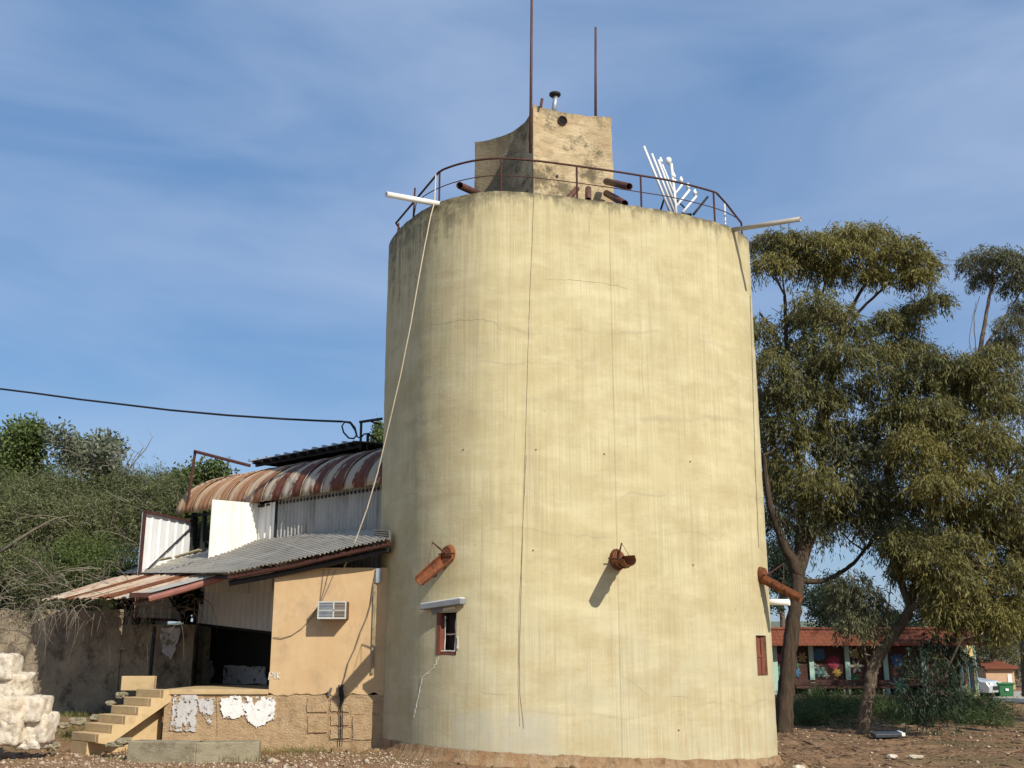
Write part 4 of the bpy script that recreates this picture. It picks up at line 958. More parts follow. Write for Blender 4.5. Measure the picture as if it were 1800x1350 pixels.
MB().box(fac(sW+.75, EZ-.15, .25), AX*.9, CX*.02, UP*.4).build('closure_board', M['void'], shed)

# white boulders
bl = [((8, 1172), 26, 24, 'limewashed boulder on top of the white pile at the frame edge'), ((22, 1206), 34, 26, 'squarish limewashed boulder under the topmost one'),
      ((-14, 1222), 24, 24, 'limewashed boulder cut by the left frame edge halfway up the pile'), ((16, 1248), 34, 26, 'broad limewashed boulder in the middle of the white pile'),
      ((62, 1246), 24, 24, 'limewashed boulder at the right shoulder of the pile'), ((64, 1280), 30, 28, 'large limewashed boulder at the lower right of the pile nearest the steps'),
      ((22, 1285), 24, 24, 'limewashed boulder at the foot of the pile beside a brown gap'), ((-8, 1276), 22, 28, 'limewashed boulder at the lower left frame edge'), ((58, 1303), 26, 14, 'small flat limewashed stone under the largest boulder')]
for i, ((a, b), w_, h_, lab) in enumerate(bl):
    Yb = 21.3+.12*(i % 3)+(.25 if b < 1230 else 0); q = P(a, b, Yb); rock('white_boulder', q, w_*.0119, .32, h_*.0116, M['bould'], lab, 'boulder', 'limewashed boulders piled by the steps', seed=i, sub=4, boxy=.8, rough=.17)
# rubble beside the steps
rub = [((138, 1268), 14, 7, 'flat grey stone slab between the boulders and the steps'), ((110, 1275), 9, 5, 'small pale stone left of the flat grey slab'), ((170, 1262), 10, 6, 'grey stone wedged against the fourth step'),
       ((214, 1222), 10, 6, 'rough stone beside the top step'), ((196, 1236), 9, 5, 'rough stone beside the second step'), ((94, 1312), 9, 7, 'dark stone on the ground at the foot of the boulder pile'), ((205, 1308), 16, 4, 'broken plank-like stone at the foot of the stringer'), ((218, 1302), 12, 5, 'grey stone under the stair stringer')]
for i, ((a, b), w_, h_, lab) in enumerate(rub):
    q = P(a, b, 24.3 if b < 1270 else 21.9); rock('rubble_stone', q, w_*.0125, .16, h_*.0125, M['slab'], lab, 'stone', 'loose stones by the steps', seed=i+20, sub=3, boxy=.4, rough=.3)

# rope from the railing to the orange wall
def sagline(a, b, n=16, sag=.0): return [a.lerp(b, i/n)-UP*sag*4*(i/n)*(1-i/n) for i in range(n+1)]
ra = P(766, 305, 21.75); rmid = P(740, 450, 21.6)
rp = [P(766, 307, 21.75), P(764, 355, 21.6), P(757, 380, 21.55), P(747, 430, 21.6), P(736, 490, 21.7), P(722, 570, 21.9), P(704, 660, 22.2), P(683, 750, 22.6), P(664, 830, 22.9), P(645, 895, 23.0), P(625, 950, 23.2), P(604, 1000, 23.36)]
tag(MB().tube(rp, .013, 6).build('rope', M['rope'], None, True), 'pale rope slanting down from the railing to the orange wall', 'rope')
# overhead cable, loop and bracket
tag(MB().tube([P(-40, 678, 31), P(0, 683.5, 30.8), P(60, 691, 30.5), P(140, 702, 30), P(200, 709, 29.6), P(300, 721, 29), P(400, 730, 28.4), P(500, 736.5, 27.8), P(560, 739.5, 27.4), P(602, 741, 27.1)], .028, 6).build('overhead_cable', M['wire'], None, True), 'black overhead cable sagging in from the left to the shed', 'cable')
lp = [(602, 741), (616, 742), (624, 752), (627, 764), (622, 771), (613, 770), (604, 760), (601, 749), (606, 742), (616, 744), (624, 756), (628, 768), (634, 770), (640, 763), (648, 762), (660, 772), (668, 778)]
tag(MB().tube([P(a, b, 27.0-.01*i) for i, (a, b) in enumerate(lp)], .022, 6).build('cable_loop', M['wire'], None, True), 'coiled drip loop of black cable above the upper roof', 'cable')
br = thing('cable_bracket', P(634, 776, 26.8), 'dark steel cable bracket standing behind the silo edge', 'bracket')
MB().tube([P(633.5, 790, 26.8), P(635, 741, 26.8)], .035, 6).build('upright', M['dark'], br); MB().tube([P(632, 742, 26.8), P(672, 736, 26.6)], .035, 6).build('arm', M['dark'], br)
MB().tube([P(652, 741, 26.7), P(668, 746, 26.7)], .02, 6).build('strut', M['dark'], br); MB().tube([P(646, 790, 26.8), P(646.5, 762, 26.8)], .04, 6).build('stub', M['dark'], br)

# ------------------------------------------------------------------ trees
def leaf_quads(B, D, Ln, Wd):
    """B base (n,3), D unit direction, Ln length, Wd half width -> rhombic leaf quads"""
    n = len(B); r = rng.normal(size=(n, 3)); s = np.cross(D, r); s /= np.linalg.norm(s, axis=1, keepdims=True)+1e-9
    mid = B+D*Ln[:, None]*.45+np.array([0, 0, -1])*Ln[:, None]*.03; V = np.stack([B, mid+s*Wd[:, None], B+D*Ln[:, None], mid-s*Wd[:, None]], 1).reshape(-1, 3)
    return V, np.arange(4*n).reshape(-1, 4)
def unit(a): return a/(np.linalg.norm(a, axis=1, keepdims=True)+1e-9)
def clump(px, py, rx, ry, Y, n, style, depth=1.0):
    c = np.array(P(px, py, Y)); k = Y/FPX; R = np.array([rx*k, max(rx, ry)*k*depth, ry*k])
    if style == 'euc':
        ns = max(4, n//11); d = unit(rng.normal(size=(ns, 3))); d[:, 2] = np.where(rng.uniform(size=ns) < .7, np.abs(d[:, 2]), d[:, 2]); rad = rng.uniform(.3, 1.0, ns)**.5*(1+.20*np.abs(rng.normal(size=ns))*rng.choice([-1, 1], ns))
        sp = c+d*R*rad[:, None]
        out = unit(d*np.array([1, 1, .4])+np.array([0, 0, -.55])+.4*rng.normal(size=(ns, 3))); L_ = rng.uniform(.18, .48, ns)
        per = 11; t = rng.uniform(0, 1, (ns, per)); B = (sp[:, None]+out[:, None]*t[..., None]*L_[:, None, None]+np.array([0, 0, -1])*(t**2*.22)[..., None]+rng.normal(size=(ns, per, 3))*.035).reshape(-1, 3)
        D = unit(np.repeat(out, per, 0)*.45+np.array([0, 0, -.75])+.45*rng.normal(size=(ns*per, 3))); m = len(B)
        return leaf_quads(B, D, rng.uniform(.11, .22, m), rng.uniform(.012, .022, m))
    if style == 'broad':
        ns = max(4, n//8); d = unit(rng.normal(size=(ns, 3))); rad = rng.uniform(.3, 1.0, ns)**.55*(1+.18*rng.normal(size=ns)); sp = c+d*R*rad[:, None]
        B = (sp[:, None]+rng.normal(size=(ns, 8, 3))*.11).reshape(-1, 3); D = unit(np.repeat(d, 8, 0)*.5+.8*rng.normal(size=(ns*8, 3))); m = len(B)
        return leaf_quads(B, D, rng.uniform(.09, .17, m), rng.uniform(.03, .05, m))
    if style == 'fine':
        ns = max(4, n//12); d = unit(rng.normal(size=(ns, 3))); rad = rng.uniform(.2, 1.0, ns)**.5*(1+.25*rng.normal(size=ns)); sp = c+d*R*rad[:, None]
        out = unit(d+.7*rng.normal(size=(ns, 3))+np.array([0, 0, -.1])); t = rng.uniform(0, 1, (ns, 12))
        B = (sp[:, None]+out[:, None]*t[..., None]*.45+rng.normal(size=(ns, 12, 3))*.05).reshape(-1, 3); D = unit(np.repeat(out, 12, 0)*.6+.8*rng.normal(size=(ns*12, 3))); m = len(B)
        return leaf_quads(B, D, rng.uniform(.06, .14, m), rng.uniform(.007, .016, m))
def build_leaves(name, parts, m, parent, label=None):
    Vs, Fs, o = [], [], 0
    for v, f in parts: Vs.append(v); Fs.append(f+o); o += len(v)
    ob = np_mesh(name, np.concatenate(Vs), np.concatenate(Fs), m, parent)
    if label: ob['label'] = label
    return ob
def bez(a, b, c, n):
    return [a*(1-t)**2+b*2*t*(1-t)+c*t*t for t in [i/n for i in range(n+1)]]
def branchy(mb, skel, target, r0, nsub=5, spread=.5):
    """limb from the nearest lower skeleton point to a clump, with forking twigs"""
    tgt = Vector(target); best = min(skel, key=lambda q: (q[0]-tgt).length+(2.0 if q[0].z > tgt.z-.2 else 0)); s = best[0]
    midp = s.lerp(tgt, .5)+Vector((random.uniform(-.2, .2), random.uniform(-.3, .3), -.12*(tgt-s).length+random.uniform(-.1, .2)))
    path = bez(s, midp, tgt, 8); rr = min(best[1]*.6, r0); mb.tube(path, [rr*(1-.75*i/8)+.006 for i in range(9)], 5, False)
    for k in range(nsub):
        i = random.randint(4, 8); q = path[i]; e = tgt+Vector((random.uniform(-1, 1), random.uniform(-1, 1), random.uniform(-.25, 1)))*spread
        mb.tube(bez(q, q.lerp(e, .5)+Vector((random.uniform(-.12, .12), 0, random.uniform(-.1, .1))), e, 5), [rr*.35*(1-.7*j/5)+.004 for j in range(6)], 4, False)
def skeleton(mb, limbs, Yd):
    sk = []
    for path, r0, r1 in limbs:
        pts = [P(a, b, Yd+(c if c else 0)) for a, b, c in path]; 
        dense = []
        for i in range(len(pts)-1):
            for k in range(7):
                t = k/7; p = .5*(2*pts[i]+(pts[i+1]-pts[max(0, i-1)])*t+(2*pts[max(0, i-1)]-5*pts[i]+4*pts[i+1]-pts[min(len(pts)-1, i+2)])*t*t+(3*pts[i]-pts[max(0, i-1)]-3*pts[i+1]+pts[min(len(pts)-1, i+2)])*t**3); dense.append(p)
        dense.append(pts[-1]); n = len(dense); rs = [r0+(r1-r0)*(i/(n-1))**.8 for i in range(n)]
        mb.tube([p+Vector((random.uniform(-.02, .02), random.uniform(-.02, .02), 0)) for p in dense], rs, 14, False, .09); sk += list(zip(dense, rs))
    return sk
def tree(name, label, limbs, clumps, Y, leafm, bark, style='euc', dens=1.0, cat='tree', group=None, base=None, r0=.07, nsub=8, spread=.75, depth=1.0):
    b = base or limbs[0][0][0]; p = P(b[0], b[1], Y); o = thing(name, p, label, cat, group); tb = MB(); sk = skeleton(tb, limbs, Y); tb.build('trunk', M[bark], o, True)
    bb = MB(); parts = {}
    for cl in clumps:
        px, py, rx, ry, dY, n = cl[:6]; lm = cl[6] if len(cl) > 6 else leafm
        parts.setdefault(lm, []).append(clump(px, py, rx, ry, Y+dY, int(n*dens), style, depth))
        branchy(bb, sk, P(px, py+ry*.25, Y+dY), r0, nsub, spread)
    bb.build('branches', M['limb'] if style == 'euc' else M['twig'], o)['kind'] = 'stuff'
    for lm, ps in parts.items(): build_leaves('crown', ps, M[lm], o)
    return o
EY = 33.0
# tree nearest the silo
limbs = [([(1378, 1290, 0), (1383, 1200, 0), (1392, 1110, 0), (1400, 1050, 0), (1402, 1000, 0)], .27, .18),
         ([(1402, 1010, 0), (1425, 940, .3), (1440, 850, .5), (1450, 760, .6), (1458, 690, .6), (1480, 580, .4), (1520, 500, .2)], .2, .05),
         ([(1401, 1005, 0), (1375, 950, -.3), (1352, 880, -.5), (1342, 800, -.6)], .19, .06),
         ([(1400, 1000, 0), (1410, 900, .6), (1400, 780, 1), (1385, 680, 1), (1383, 600, .9), (1380, 520, .8)], .15, .05),
         ([(1385, 640, 1), (1365, 590, 1), (1335, 550, 1)], .06, .03), ([(1470, 620, .5), (1500, 560, .3), (1560, 500, 0), (1600, 465, 0)], .06, .03),
         ([(1460, 680, .6), (1500, 610, .2), (1560, 580, 0), (1610, 545, 0), (1650, 525, 0)], .06, .02), ([(1402, 1020, 0), (1450, 1020, .3), (1500, 990, .6), (1540, 940, .8)], .1, .04),
         ([(1450, 760, .6), (1430, 640, .6), (1440, 540, .5), (1460, 460, .5)], .07, .03)]
cl = []
for a in ((1345, 430, 30, 26), (1378, 424, 30, 22), (1412, 428, 32, 24), (1450, 436, 34, 28), (1480, 416, 34, 24), (1515, 412, 34, 22), (1550, 424, 34, 26), (1588, 438, 32, 24), (1622, 462, 24, 26), (1560, 458, 36, 20), (1500, 448, 40, 24), (1432, 470, 36, 24), (1356, 464, 34, 22), (1400, 458, 30, 20), (1470, 478, 26, 18), (1610, 486, 22, 14), (1540, 482, 24, 12)): cl.append((*a, random.uniform(-1, 1), 1900, 'leafB'))
for a in ((1432, 532, 40, 30), (1470, 556, 36, 28), (1405, 560, 26, 26), (1560, 562, 22, 22), (1606, 545, 20, 16), (1642, 528, 26, 15), (1590, 570, 14, 10), (1500, 585, 30, 22), (1336, 585, 22, 30), (1440, 600, 36, 28)): cl.append((*a, random.uniform(-1, 1), 1500, 'leafA'))
for a in ((1480, 630, 50, 36), (1440, 650, 36, 36), (1356, 650, 36, 44), (1392, 690, 40, 44), (1345, 720, 32, 50), (1440, 706, 44, 44), (1376, 760, 44, 50), (1430, 780, 44, 46), (1490, 700, 40, 40), (1356, 840, 32, 50), (1400, 850, 40, 50), (1445, 860, 36, 44)): cl.append((*a, random.uniform(-1, 1), 2700, 'leafA'))
for a in ((1480, 800, 34, 40), (1510, 860, 36, 44), (1474, 920, 34, 44), (1520, 770, 34, 36), (1365, 920, 26, 40), (1420, 935, 28, 36), (1536, 930, 30, 40)): cl.append((*a, random.uniform(-.5, 1.4), 1700, 'leafC'))
for a in ((1345, 790, 26, 50), (1460, 760, 36, 40), (1500, 820, 40, 44), (1540, 800, 36, 40), (1440, 900, 36, 40), (1500, 900, 36, 44), (1385, 880, 34, 44), (1440, 560, 40, 30), (1380, 620, 40, 34)): cl.append((*a, random.uniform(.2, 1.6), 2000, 'leafA'))
tree('eucalyptus_tree', 'tall drooping eucalyptus whose thick trunk stands beside the silo wall', limbs, cl, EY, 'leafA', 'bark', group='eucalyptus trees')
# leaning tree with the forked pale trunk
limbs = [([(1514, 1292, 0), (1522, 1250, 0), (1530, 1205, 0), (1535, 1175, 0), (1552, 1140, 0), (1575, 1110, 0), (1598, 1075, 0)], .19, .15),
         ([(1590, 1085, 0), (1612, 1062, -.3), (1640, 1053, -.6)], .10, .06), ([(1595, 1080, 0), (1612, 1020, .3), (1640, 950, .5), (1640, 880, .5), (1650, 800, .5), (1660, 700, .6)], .13, .05),
         ([(1640, 950, .5), (1690, 920, 0), (1740, 890, -.3)], .07, .04), ([(1600, 1070, 0), (1570, 980, .5), (1560, 870, .8), (1570, 740, .8), (1580, 660, .8)], .12, .04), ([(1525, 1170, 0), (1516, 1110, -.2), (1508, 1050, -.3), (1500, 1010, -.4)], .035, .015),
         ([(1562, 1135, 0), (1560, 1090, -.3), (1564, 1040, -.3), (1570, 1000, 0)], .03, .012)]
cl = []
for a in ((1545, 625, 40, 28), (1592, 612, 38, 26), (1632, 636, 36, 30), (1560, 668, 44, 36), (1612, 680, 46, 40), (1660, 672, 34, 34), (1700, 650, 40, 34), (1745, 632, 38, 30), (1735, 680, 44, 40), (1690, 710, 44, 40), (1640, 725, 42, 36), (1765, 720, 30, 36), (1585, 722, 40, 34)): cl.append((*a, random.uniform(-1, 1), 2600, 'leafA'))
for a in ((1655, 812, 46, 36), (1690, 846, 40, 34), (1640, 856, 34, 30), (1730, 770, 36, 36), (1600, 780, 34, 34)): cl.append((*a, -1.2+random.uniform(-.5, .5), 2400, 'leafB'))
for a in ((1570, 800, 34, 40), (1545, 870, 32, 46), (1600, 880, 40, 40), (1570, 950, 34, 40), (1620, 930, 34, 36), (1505, 1040, 34, 34), (1535, 1080, 30, 40), (1480, 1050, 24, 34), (1500, 1100, 22, 26)): cl.append((*a, random.uniform(-.5, 1), 1500, 'leafC'))
for a in ((1620, 760, 40, 40), (1680, 770, 40, 40), (1600, 840, 40, 40), (1560, 900, 36, 40), (1640, 900, 40, 40), (1700, 800, 40, 40), (1600, 950, 36, 36), (1560, 740, 40, 36), (1660, 740, 40, 36)): cl.append((*a, random.uniform(.2, 1.6), 2000, 'leafA'))
tree('eucalyptus_tree', 'leaning eucalyptus with a forked pale trunk in front of the flower-painted kiosk', limbs, cl, EY-.6, 'leafA', 'bark2', group='eucalyptus trees')
# far right tree mass
limbs = [([(1860, 1250, 0), (1850, 1150, 0), (1830, 1050, 0), (1800, 960, 0), (1770, 860, 0)], .3, .12), ([(1830, 1050, 0), (1760, 1010, -.3), (1700, 990, -.5)], .12, .04), ([(1800, 960, 0), (1850, 850, 0)], .1, .04), ([(1760, 1010, -.3), (1710, 1080, -.8), (1665, 1180, -1.2), (1640, 1230, -1.2)], .05, .02)]
cl = []
for a in ((1770, 880, 44, 40), (1730, 930, 46, 36), (1690, 960, 40, 36), (1780, 950, 44, 44), (1650, 985, 40, 34), (1720, 1000, 50, 40), (1790, 1020, 40, 44), (1680, 1030, 44, 34), (1740, 1060, 46, 36), (1640, 1030, 32, 30), (1800, 860, 40, 50), (1830, 930, 50, 60), (1785, 800, 34, 40), (1700, 900, 36, 28), (1600, 1005, 30, 30), (1590, 960, 34, 34), (1662, 1072, 32, 30), (1705, 1088, 34, 28), (1765, 1092, 34, 34), (1620, 960, 36, 30), (1800, 1090, 30, 40)): cl.append((*a, random.uniform(-1, 1), 2700, 'leafB' if random.random() < .55 else 'leafA'))
for a in ((1648, 1140, 22, 30), (1618, 1185, 20, 44), (1650, 1200, 26, 50), (1606, 1235, 18, 26), (1684, 1160, 16, 26), (1632, 1240, 20, 22), (1670, 1225, 18, 24)): cl.append((*a, -.6+random.uniform(-.8, .8), 620, 'leafG'))  # bough in the dark leaf colour, shade painted into its leaves
tree('eucalyptus_tree', 'eucalyptus at the right frame edge with a low bough drooping before the kiosk', limbs, cl, EY-1.2, 'leafA', 'bark', group='eucalyptus trees')
# thin tree standing clear of the others
limbs = [([(1806, 1225, 0), (1790, 1000, 0), (1735, 800, 0), (1722, 650, 0), (1732, 560, 0), (1745, 500, 0)], .2, .05), ([(1725, 620, 0), (1765, 560, 0), (1790, 520, 0)], .06, .03), ([(1722, 660, 0), (1712, 570, 0), (1722, 520, 0)], .025, .01), ([(1722, 650, 0), (1704, 600, 0), (1716, 530, 0)], .02, .008), ([(1725, 640, 0), (1770, 610, .3), (1800, 570, .3)], .06, .02)]
cl = []
for a in ((1712, 462, 26, 22), (1742, 450, 28, 20), (1775, 456, 28, 24), (1800, 480, 26, 30), (1728, 488, 22, 14), (1785, 500, 24, 18)): cl.append((*a, random.uniform(-1, 1), 1700, 'leafC'))
for a in ((1775, 575, 28, 24), (1800, 600, 26, 32), (1760, 600, 18, 14), (1800, 545, 20, 20), (1790, 680, 22, 40)): cl.append((*a, random.uniform(-1, 1), 1500, 'leafC'))
tree('eucalyptus_tree', 'slender grey-leaved eucalyptus with a bare stem rising against the sky at the right', limbs, cl, 41, 'leafC', 'limb', group='eucalyptus trees')

# trees just beyond the right frame edge (their shade lies over the bank and kiosk)
for i, (X, Yt, lab) in enumerate(((20.5, 37.5, 'eucalyptus just outside the right frame edge, nearest the paving'), (25.5, 36, 'eucalyptus farther outside the right frame edge'), (19.5, 31, 'eucalyptus outside the right frame edge beside the soil yard'))):
    b_ = proj((X, Yt, gz(X, Yt))); k_ = FPX/Yt; cl = []
    for _ in range(22):
        a = random.uniform(0, 6.28); rr = random.uniform(0, 2.6); hh_ = random.uniform(4.5, 11.5); q = proj((X+1.2+rr*math.cos(a), Yt+rr*math.sin(a), hh_)); cl.append((q[0], q[1], 55, 45, rr*math.sin(a), 1000))
    tree('eucalyptus_tree', lab, [([(b_[0], b_[1], 0), (b_[0]+10, b_[1]-200, 0), (b_[0]+20, b_[1]-400, 0)], .3, .15)], cl, Yt, 'leafA', 'bark', group='eucalyptus trees')
# dark trees far behind the kiosk
bgt = [('dark evergreen tree behind the left end of the kiosk roof', 1372, 1010, 50, 70), ('dark round evergreen seen between the two leaning trunks', 1450, 1050, 60, 60), ('dark evergreen behind the middle of the kiosk roof', 1560, 1100, 55, 40), ('dark evergreen rising behind the right kiosk roof end', 1650, 1060, 65, 60), ('grey-green bushy tree beyond the tan hut', 1740, 1120, 55, 60), ('dense dark tree at the far right beyond the bin', 1815, 1110, 60, 90)]
for i, (lab, x, y, rx, ry) in enumerate(bgt):
    cl = [(x+random.uniform(-.55, .55)*rx, y+random.uniform(-.6, .75)*ry, rx*.5, ry*.42, random.uniform(-2, 2), 900) for _ in range(8)]
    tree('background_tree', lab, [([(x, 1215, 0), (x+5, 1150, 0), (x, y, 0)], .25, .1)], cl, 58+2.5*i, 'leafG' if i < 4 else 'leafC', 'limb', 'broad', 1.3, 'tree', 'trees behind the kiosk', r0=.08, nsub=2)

# left thicket
def shrub(lab, x, y, rx, ry, Y, leafm, style, n=14, per=1500, base_y=1075, group='shrubs above the retaining wall', name='shrub', twigs=70, cat='shrub', fill=.42):
    cl = [(x+random.uniform(-.72, .72)*rx, y+random.uniform(-.75, .7)*ry, rx*fill, ry*fill, random.uniform(-1, 1), per) for _ in range(n)]
    o = tree(name, lab, [([(x+random.uniform(-.1, .1)*rx, base_y, 0), (x+random.uniform(-.2, .2)*rx, (base_y+y)/2, 0), (x, y, 0)], .09, .04)], cl, Y, leafm, 'twig', style, 1, cat, group, r0=.035, nsub=3, spread=.5)
    tb = MB()
    for _ in range(twigs):
        a = P(x+random.uniform(-.9, .9)*rx, y+random.uniform(-.3, 1.0)*ry, Y+random.uniform(-1.6, .8)); d = Vector((random.uniform(-1, 1), random.uniform(-.7, .4), random.uniform(-.2, .9)))*random.uniform(.4, 1.3)
        tb.tube(bez(a, a+d*.5+Vector((random.uniform(-.2, .2), 0, random.uniform(-.1, .3))), a+d+Vector((0, 0, -random.uniform(0, .35))), 5), [.011, .010, .009, .007, .005, .003], 3, False)
    tb.build('bare_twigs', M['twig'], o)['kind'] = 'stuff'; return o
shrub('broad-leaved green tree at the upper left frame edge', 25, 812, 62, 72, 33, 'leafE', 'broad', 16, 1300, 1075, 'trees above the retaining wall', 'broadleaf_tree', 10, 'tree')
shrub('airy pale-leaved tree showing sky between its branches', 160, 800, 76, 52, 32, 'leafF', 'broad', 17, 330, 1075, 'trees above the retaining wall', 'pale_tree', 60, 'tree', .3)
shrub('round dark green tree behind the rusty post', 350, 862, 84, 44, 36, 'leafE', 'broad', 18, 1100, 1060, 'trees above the retaining wall', 'broadleaf_tree', 40, 'tree')
shrub('small dark tree tuft peeping over the shed beside the silo', 668, 770, 12, 24, 42, 'leafE', 'broad', 5, 260, 1000, 'trees above the retaining wall', 'distant_tree', 0, 'tree')
shrub('wispy olive shrub filling the left edge below the broad-leaved tree', 30, 925, 80, 80, 30.5, 'leafD', 'fine', 18, 2600, twigs=90)
shrub('tangled olive shrub in the middle of the thicket', 150, 915, 80, 76, 30.8, 'leafD', 'fine', 18, 2600, twigs=90)
shrub('grey twiggy shrub left of the open metal door', 255, 900, 70, 64, 31.2, 'leafD', 'fine', 16, 2600, twigs=140)
shrub('low leafy shrub below the tangled one, above the wall', 165, 1010, 80, 56, 29.6, 'leafE', 'fine', 14, 2300, twigs=110)
shrub('low dry shrub at the left edge just above the wall', 40, 1015, 70, 54, 29.4, 'leafD', 'fine', 14, 2200, twigs=90)
shrub('shrub filling the gap behind the open metal door', 330, 960, 50, 70, 32.5, 'leafE', 'fine', 12, 2000, twigs=60)
shrub('backmost dense shrub below the skyline in the thicket', 130, 900, 190, 60, 37, 'leafD', 'broad', 26, 1500, twigs=10)
shrub('dense shrub behind the barrel roof end', 380, 910, 60, 40, 37, 'leafD', 'broad', 10, 1300, twigs=10)
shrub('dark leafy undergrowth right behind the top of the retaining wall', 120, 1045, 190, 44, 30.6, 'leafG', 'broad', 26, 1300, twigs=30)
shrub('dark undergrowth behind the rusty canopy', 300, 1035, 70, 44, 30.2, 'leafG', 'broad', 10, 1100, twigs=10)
# long dead bough and curled dry tendrils
tag(MB().tube([P(-20, 985, 28.8), P(30, 950, 28.7), P(62, 930, 28.6), P(95, 912, 28.6), P(130, 905, 28.8)], [.05, .045, .035, .02, .008], 6).build('dead_bough', M['twig'], None, True), 'pale dead bough slanting up across the thicket', 'branch')
tb = MB()
for (x, y) in ((205, 838), (222, 830), (238, 812)): 
    a = P(x-8, 855, 31); tb.tube([a, P(x-2, y, 31), P(x+18, y-22, 31), P(x+30, y-44, 31), P(x+22, y-58, 31)], [.022, .018, .014, .009, .004], 4, False)
tag(tb.build('curled_bare_stems', M['twig']), 'curled bare stems arching above the thicket against the sky', 'branch')
tb = MB()
for _ in range(90):
    x = random.uniform(20, 345) if random.random() < .8 else random.uniform(-40, 120); Yt = random.uniform(25.0, 26.6); a = P(x, random.uniform(1045, 1082), Yt); sw = random.uniform(-.9, .9); ln = random.uniform(.3, 1.4)*(1 if x < 290 else .6)
    pts = bez(a, a+Vector((sw*.8, 0, random.uniform(.05, .35))), a+Vector((sw, random.uniform(-.3, 0), -ln)), 7)
    tb.tube(pts, [.010, .010, .009, .008, .007, .006, .004, .003], 3, False)
    if random.random() < .7:
        q = pts[4]; e = q+Vector((random.uniform(-.5, .5), 0, -random.uniform(.2, .6))); tb.tube(bez(q, q.lerp(e, .5)+Vector((random.uniform(-.2, .2), 0, .1)), e, 4), [.007, .006, .005, .004, .002], 3, False)
for _ in range(100):
    x = random.uniform(-40, 230); Yt = random.uniform(26.8, 29); a = P(x, random.uniform(1000, 1072), Yt); d = Vector((random.uniform(-1.2, 1.2), 0, random.uniform(-.35, .45)))
    tb.tube(bez(a, a+d*.5+Vector((0, 0, random.uniform(0, .35))), a+d, 6), [.010, .010, .009, .008, .006, .005, .003], 3, False)
tag(tb.build('dry_tendrils', M['twig']), 'tangle of dry grey tendrils hanging over the retaining wall', 'dry twigs', kind='stuff')

# verge planting below the kiosk (ground cover)
parts = []
for _ in range(150):
    x = random.uniform(5.2, 19); y = random.uniform(34.2, 41)
    if x > 8.0 and y < 35.2: continue
    c = Vector((x, y, gz(x, y)+.12)); q = proj(c)
    if q[0] > 1775: continue
    parts.append(clump(q[0], q[1], random.uniform(14, 30), random.uniform(5, 11), y, 900, 'fine', .9))
tag(build_leaves('verge_plants', parts, M['leafH'], None), 'low green ground cover on the bank below the kiosk', 'ground cover', kind='stuff')
# grass tufts at the left
def tufts(name, spots, lab, m, hmin, hmax, n):
    B, D, L_ = [], [], []
    for (px, py, r, k) in spots:
        c = G(px, py, .44)
        for _ in range(k):
            x, y = c.x+random.gauss(0, r), c.y+random.gauss(0, r*.7); B.append((x, y, gz(x, y)+.0)); D.append(Vector((random.gauss(0, .35), random.gauss(0, .35), 1)).normalized()); L_.append(random.uniform(hmin, hmax))
    B = np.array(B); D = np.array(D); L_ = np.array(L_); V, Fq = leaf_quads(B, D, L_, np.full(len(B), .006)); return tag(np_mesh(name, V, Fq, m), lab, 'grass', kind='stuff')
tufts('dry_grass', [(150, 1312, .5, 900), (185, 1322, .3, 500), (120, 1300, .3, 300), (520, 1325, .6, 500), (260, 1335, .6, 300), (420, 1340, .5, 300), (60, 1320, .4, 120)], 'dry yellow grass at the foot of the steps', M['grass'], .05, .18, 0)
tufts('green_grass', [(335, 1334, .16, 500), (325, 1318, .18, 260), (290, 1318, .2, 150)], 'green weeds growing against the concrete trough', M['leafH'], .08, .26, 0)
# pebbles and litter
def scatter(name, lab, n, fx, fy, sz, m, cat, flat=.6, stick=False, fcond=None):
    Vs, Fs = [], []; 
    base = np.array([(1, 0, 0), (0, 1, 0), (-1, 0, 0), (0, -1, 0), (0, 0, 1), (0, 0, -1)], dtype=float); tri = np.array([(0, 1, 4), (1, 2, 4), (2, 3, 4), (3, 0, 4), (1, 0, 5), (2, 1, 5), (3, 2, 5), (0, 3, 5)]); o = 0
    for _ in range(n):
        x, y = random.uniform(*fx), random.uniform(*fy)
        if fcond and not fcond(x, y): continue
        s = sz*math.exp(random.gauss(0, .5)); a = random.uniform(0, 6.28); ca, sa = math.cos(a), math.sin(a)
        sc = np.array([s*(random.uniform(3, 9) if stick else 1), s*random.uniform(.6, 1), s*flat]); q = base*sc*(1+.3*rng.normal(size=(6, 1))*(.3 if stick else .6)); 
        if stick: q[:, 2] += q[:, 0]*random.uniform(-.15, .25)
        q = np.stack([q[:, 0]*ca-q[:, 1]*sa, q[:, 0]*sa+q[:, 1]*ca, q[:, 2]], 1)+np.array([x, y, gz(x, y)+rel(x, y)+s*flat*.4]); Vs.append(q); Fs.append(tri+o); o += 6
    return tag(np_mesh(name, np.concatenate(Vs), np.concatenate(Fs), m), lab, cat, kind='stuff')
scatter('limestone_chips', 'pale limestone chips scattered over the red soil', 4800, (-11, -1.5), (16.5, 22.6), .018, M['pebble'], 'gravel')
scatter('soil_clods', 'loose clods of soil and broken render along the silo foot', 2600, (-11, 6), (16.5, 24), .028, M['plinth'], 'clods')
scatter('pale_stones', 'scattered pale stones on the brown soil at the right', 800, (5, 20), (20, 36), .026, M['pebble'], 'stones')
scatter('bark_litter', 'shed bark strips and twigs littering the soil under the eucalyptus', 6500, (4.8, 20), (20.5, 36), .016, M['litter'], 'litter', .5, True)

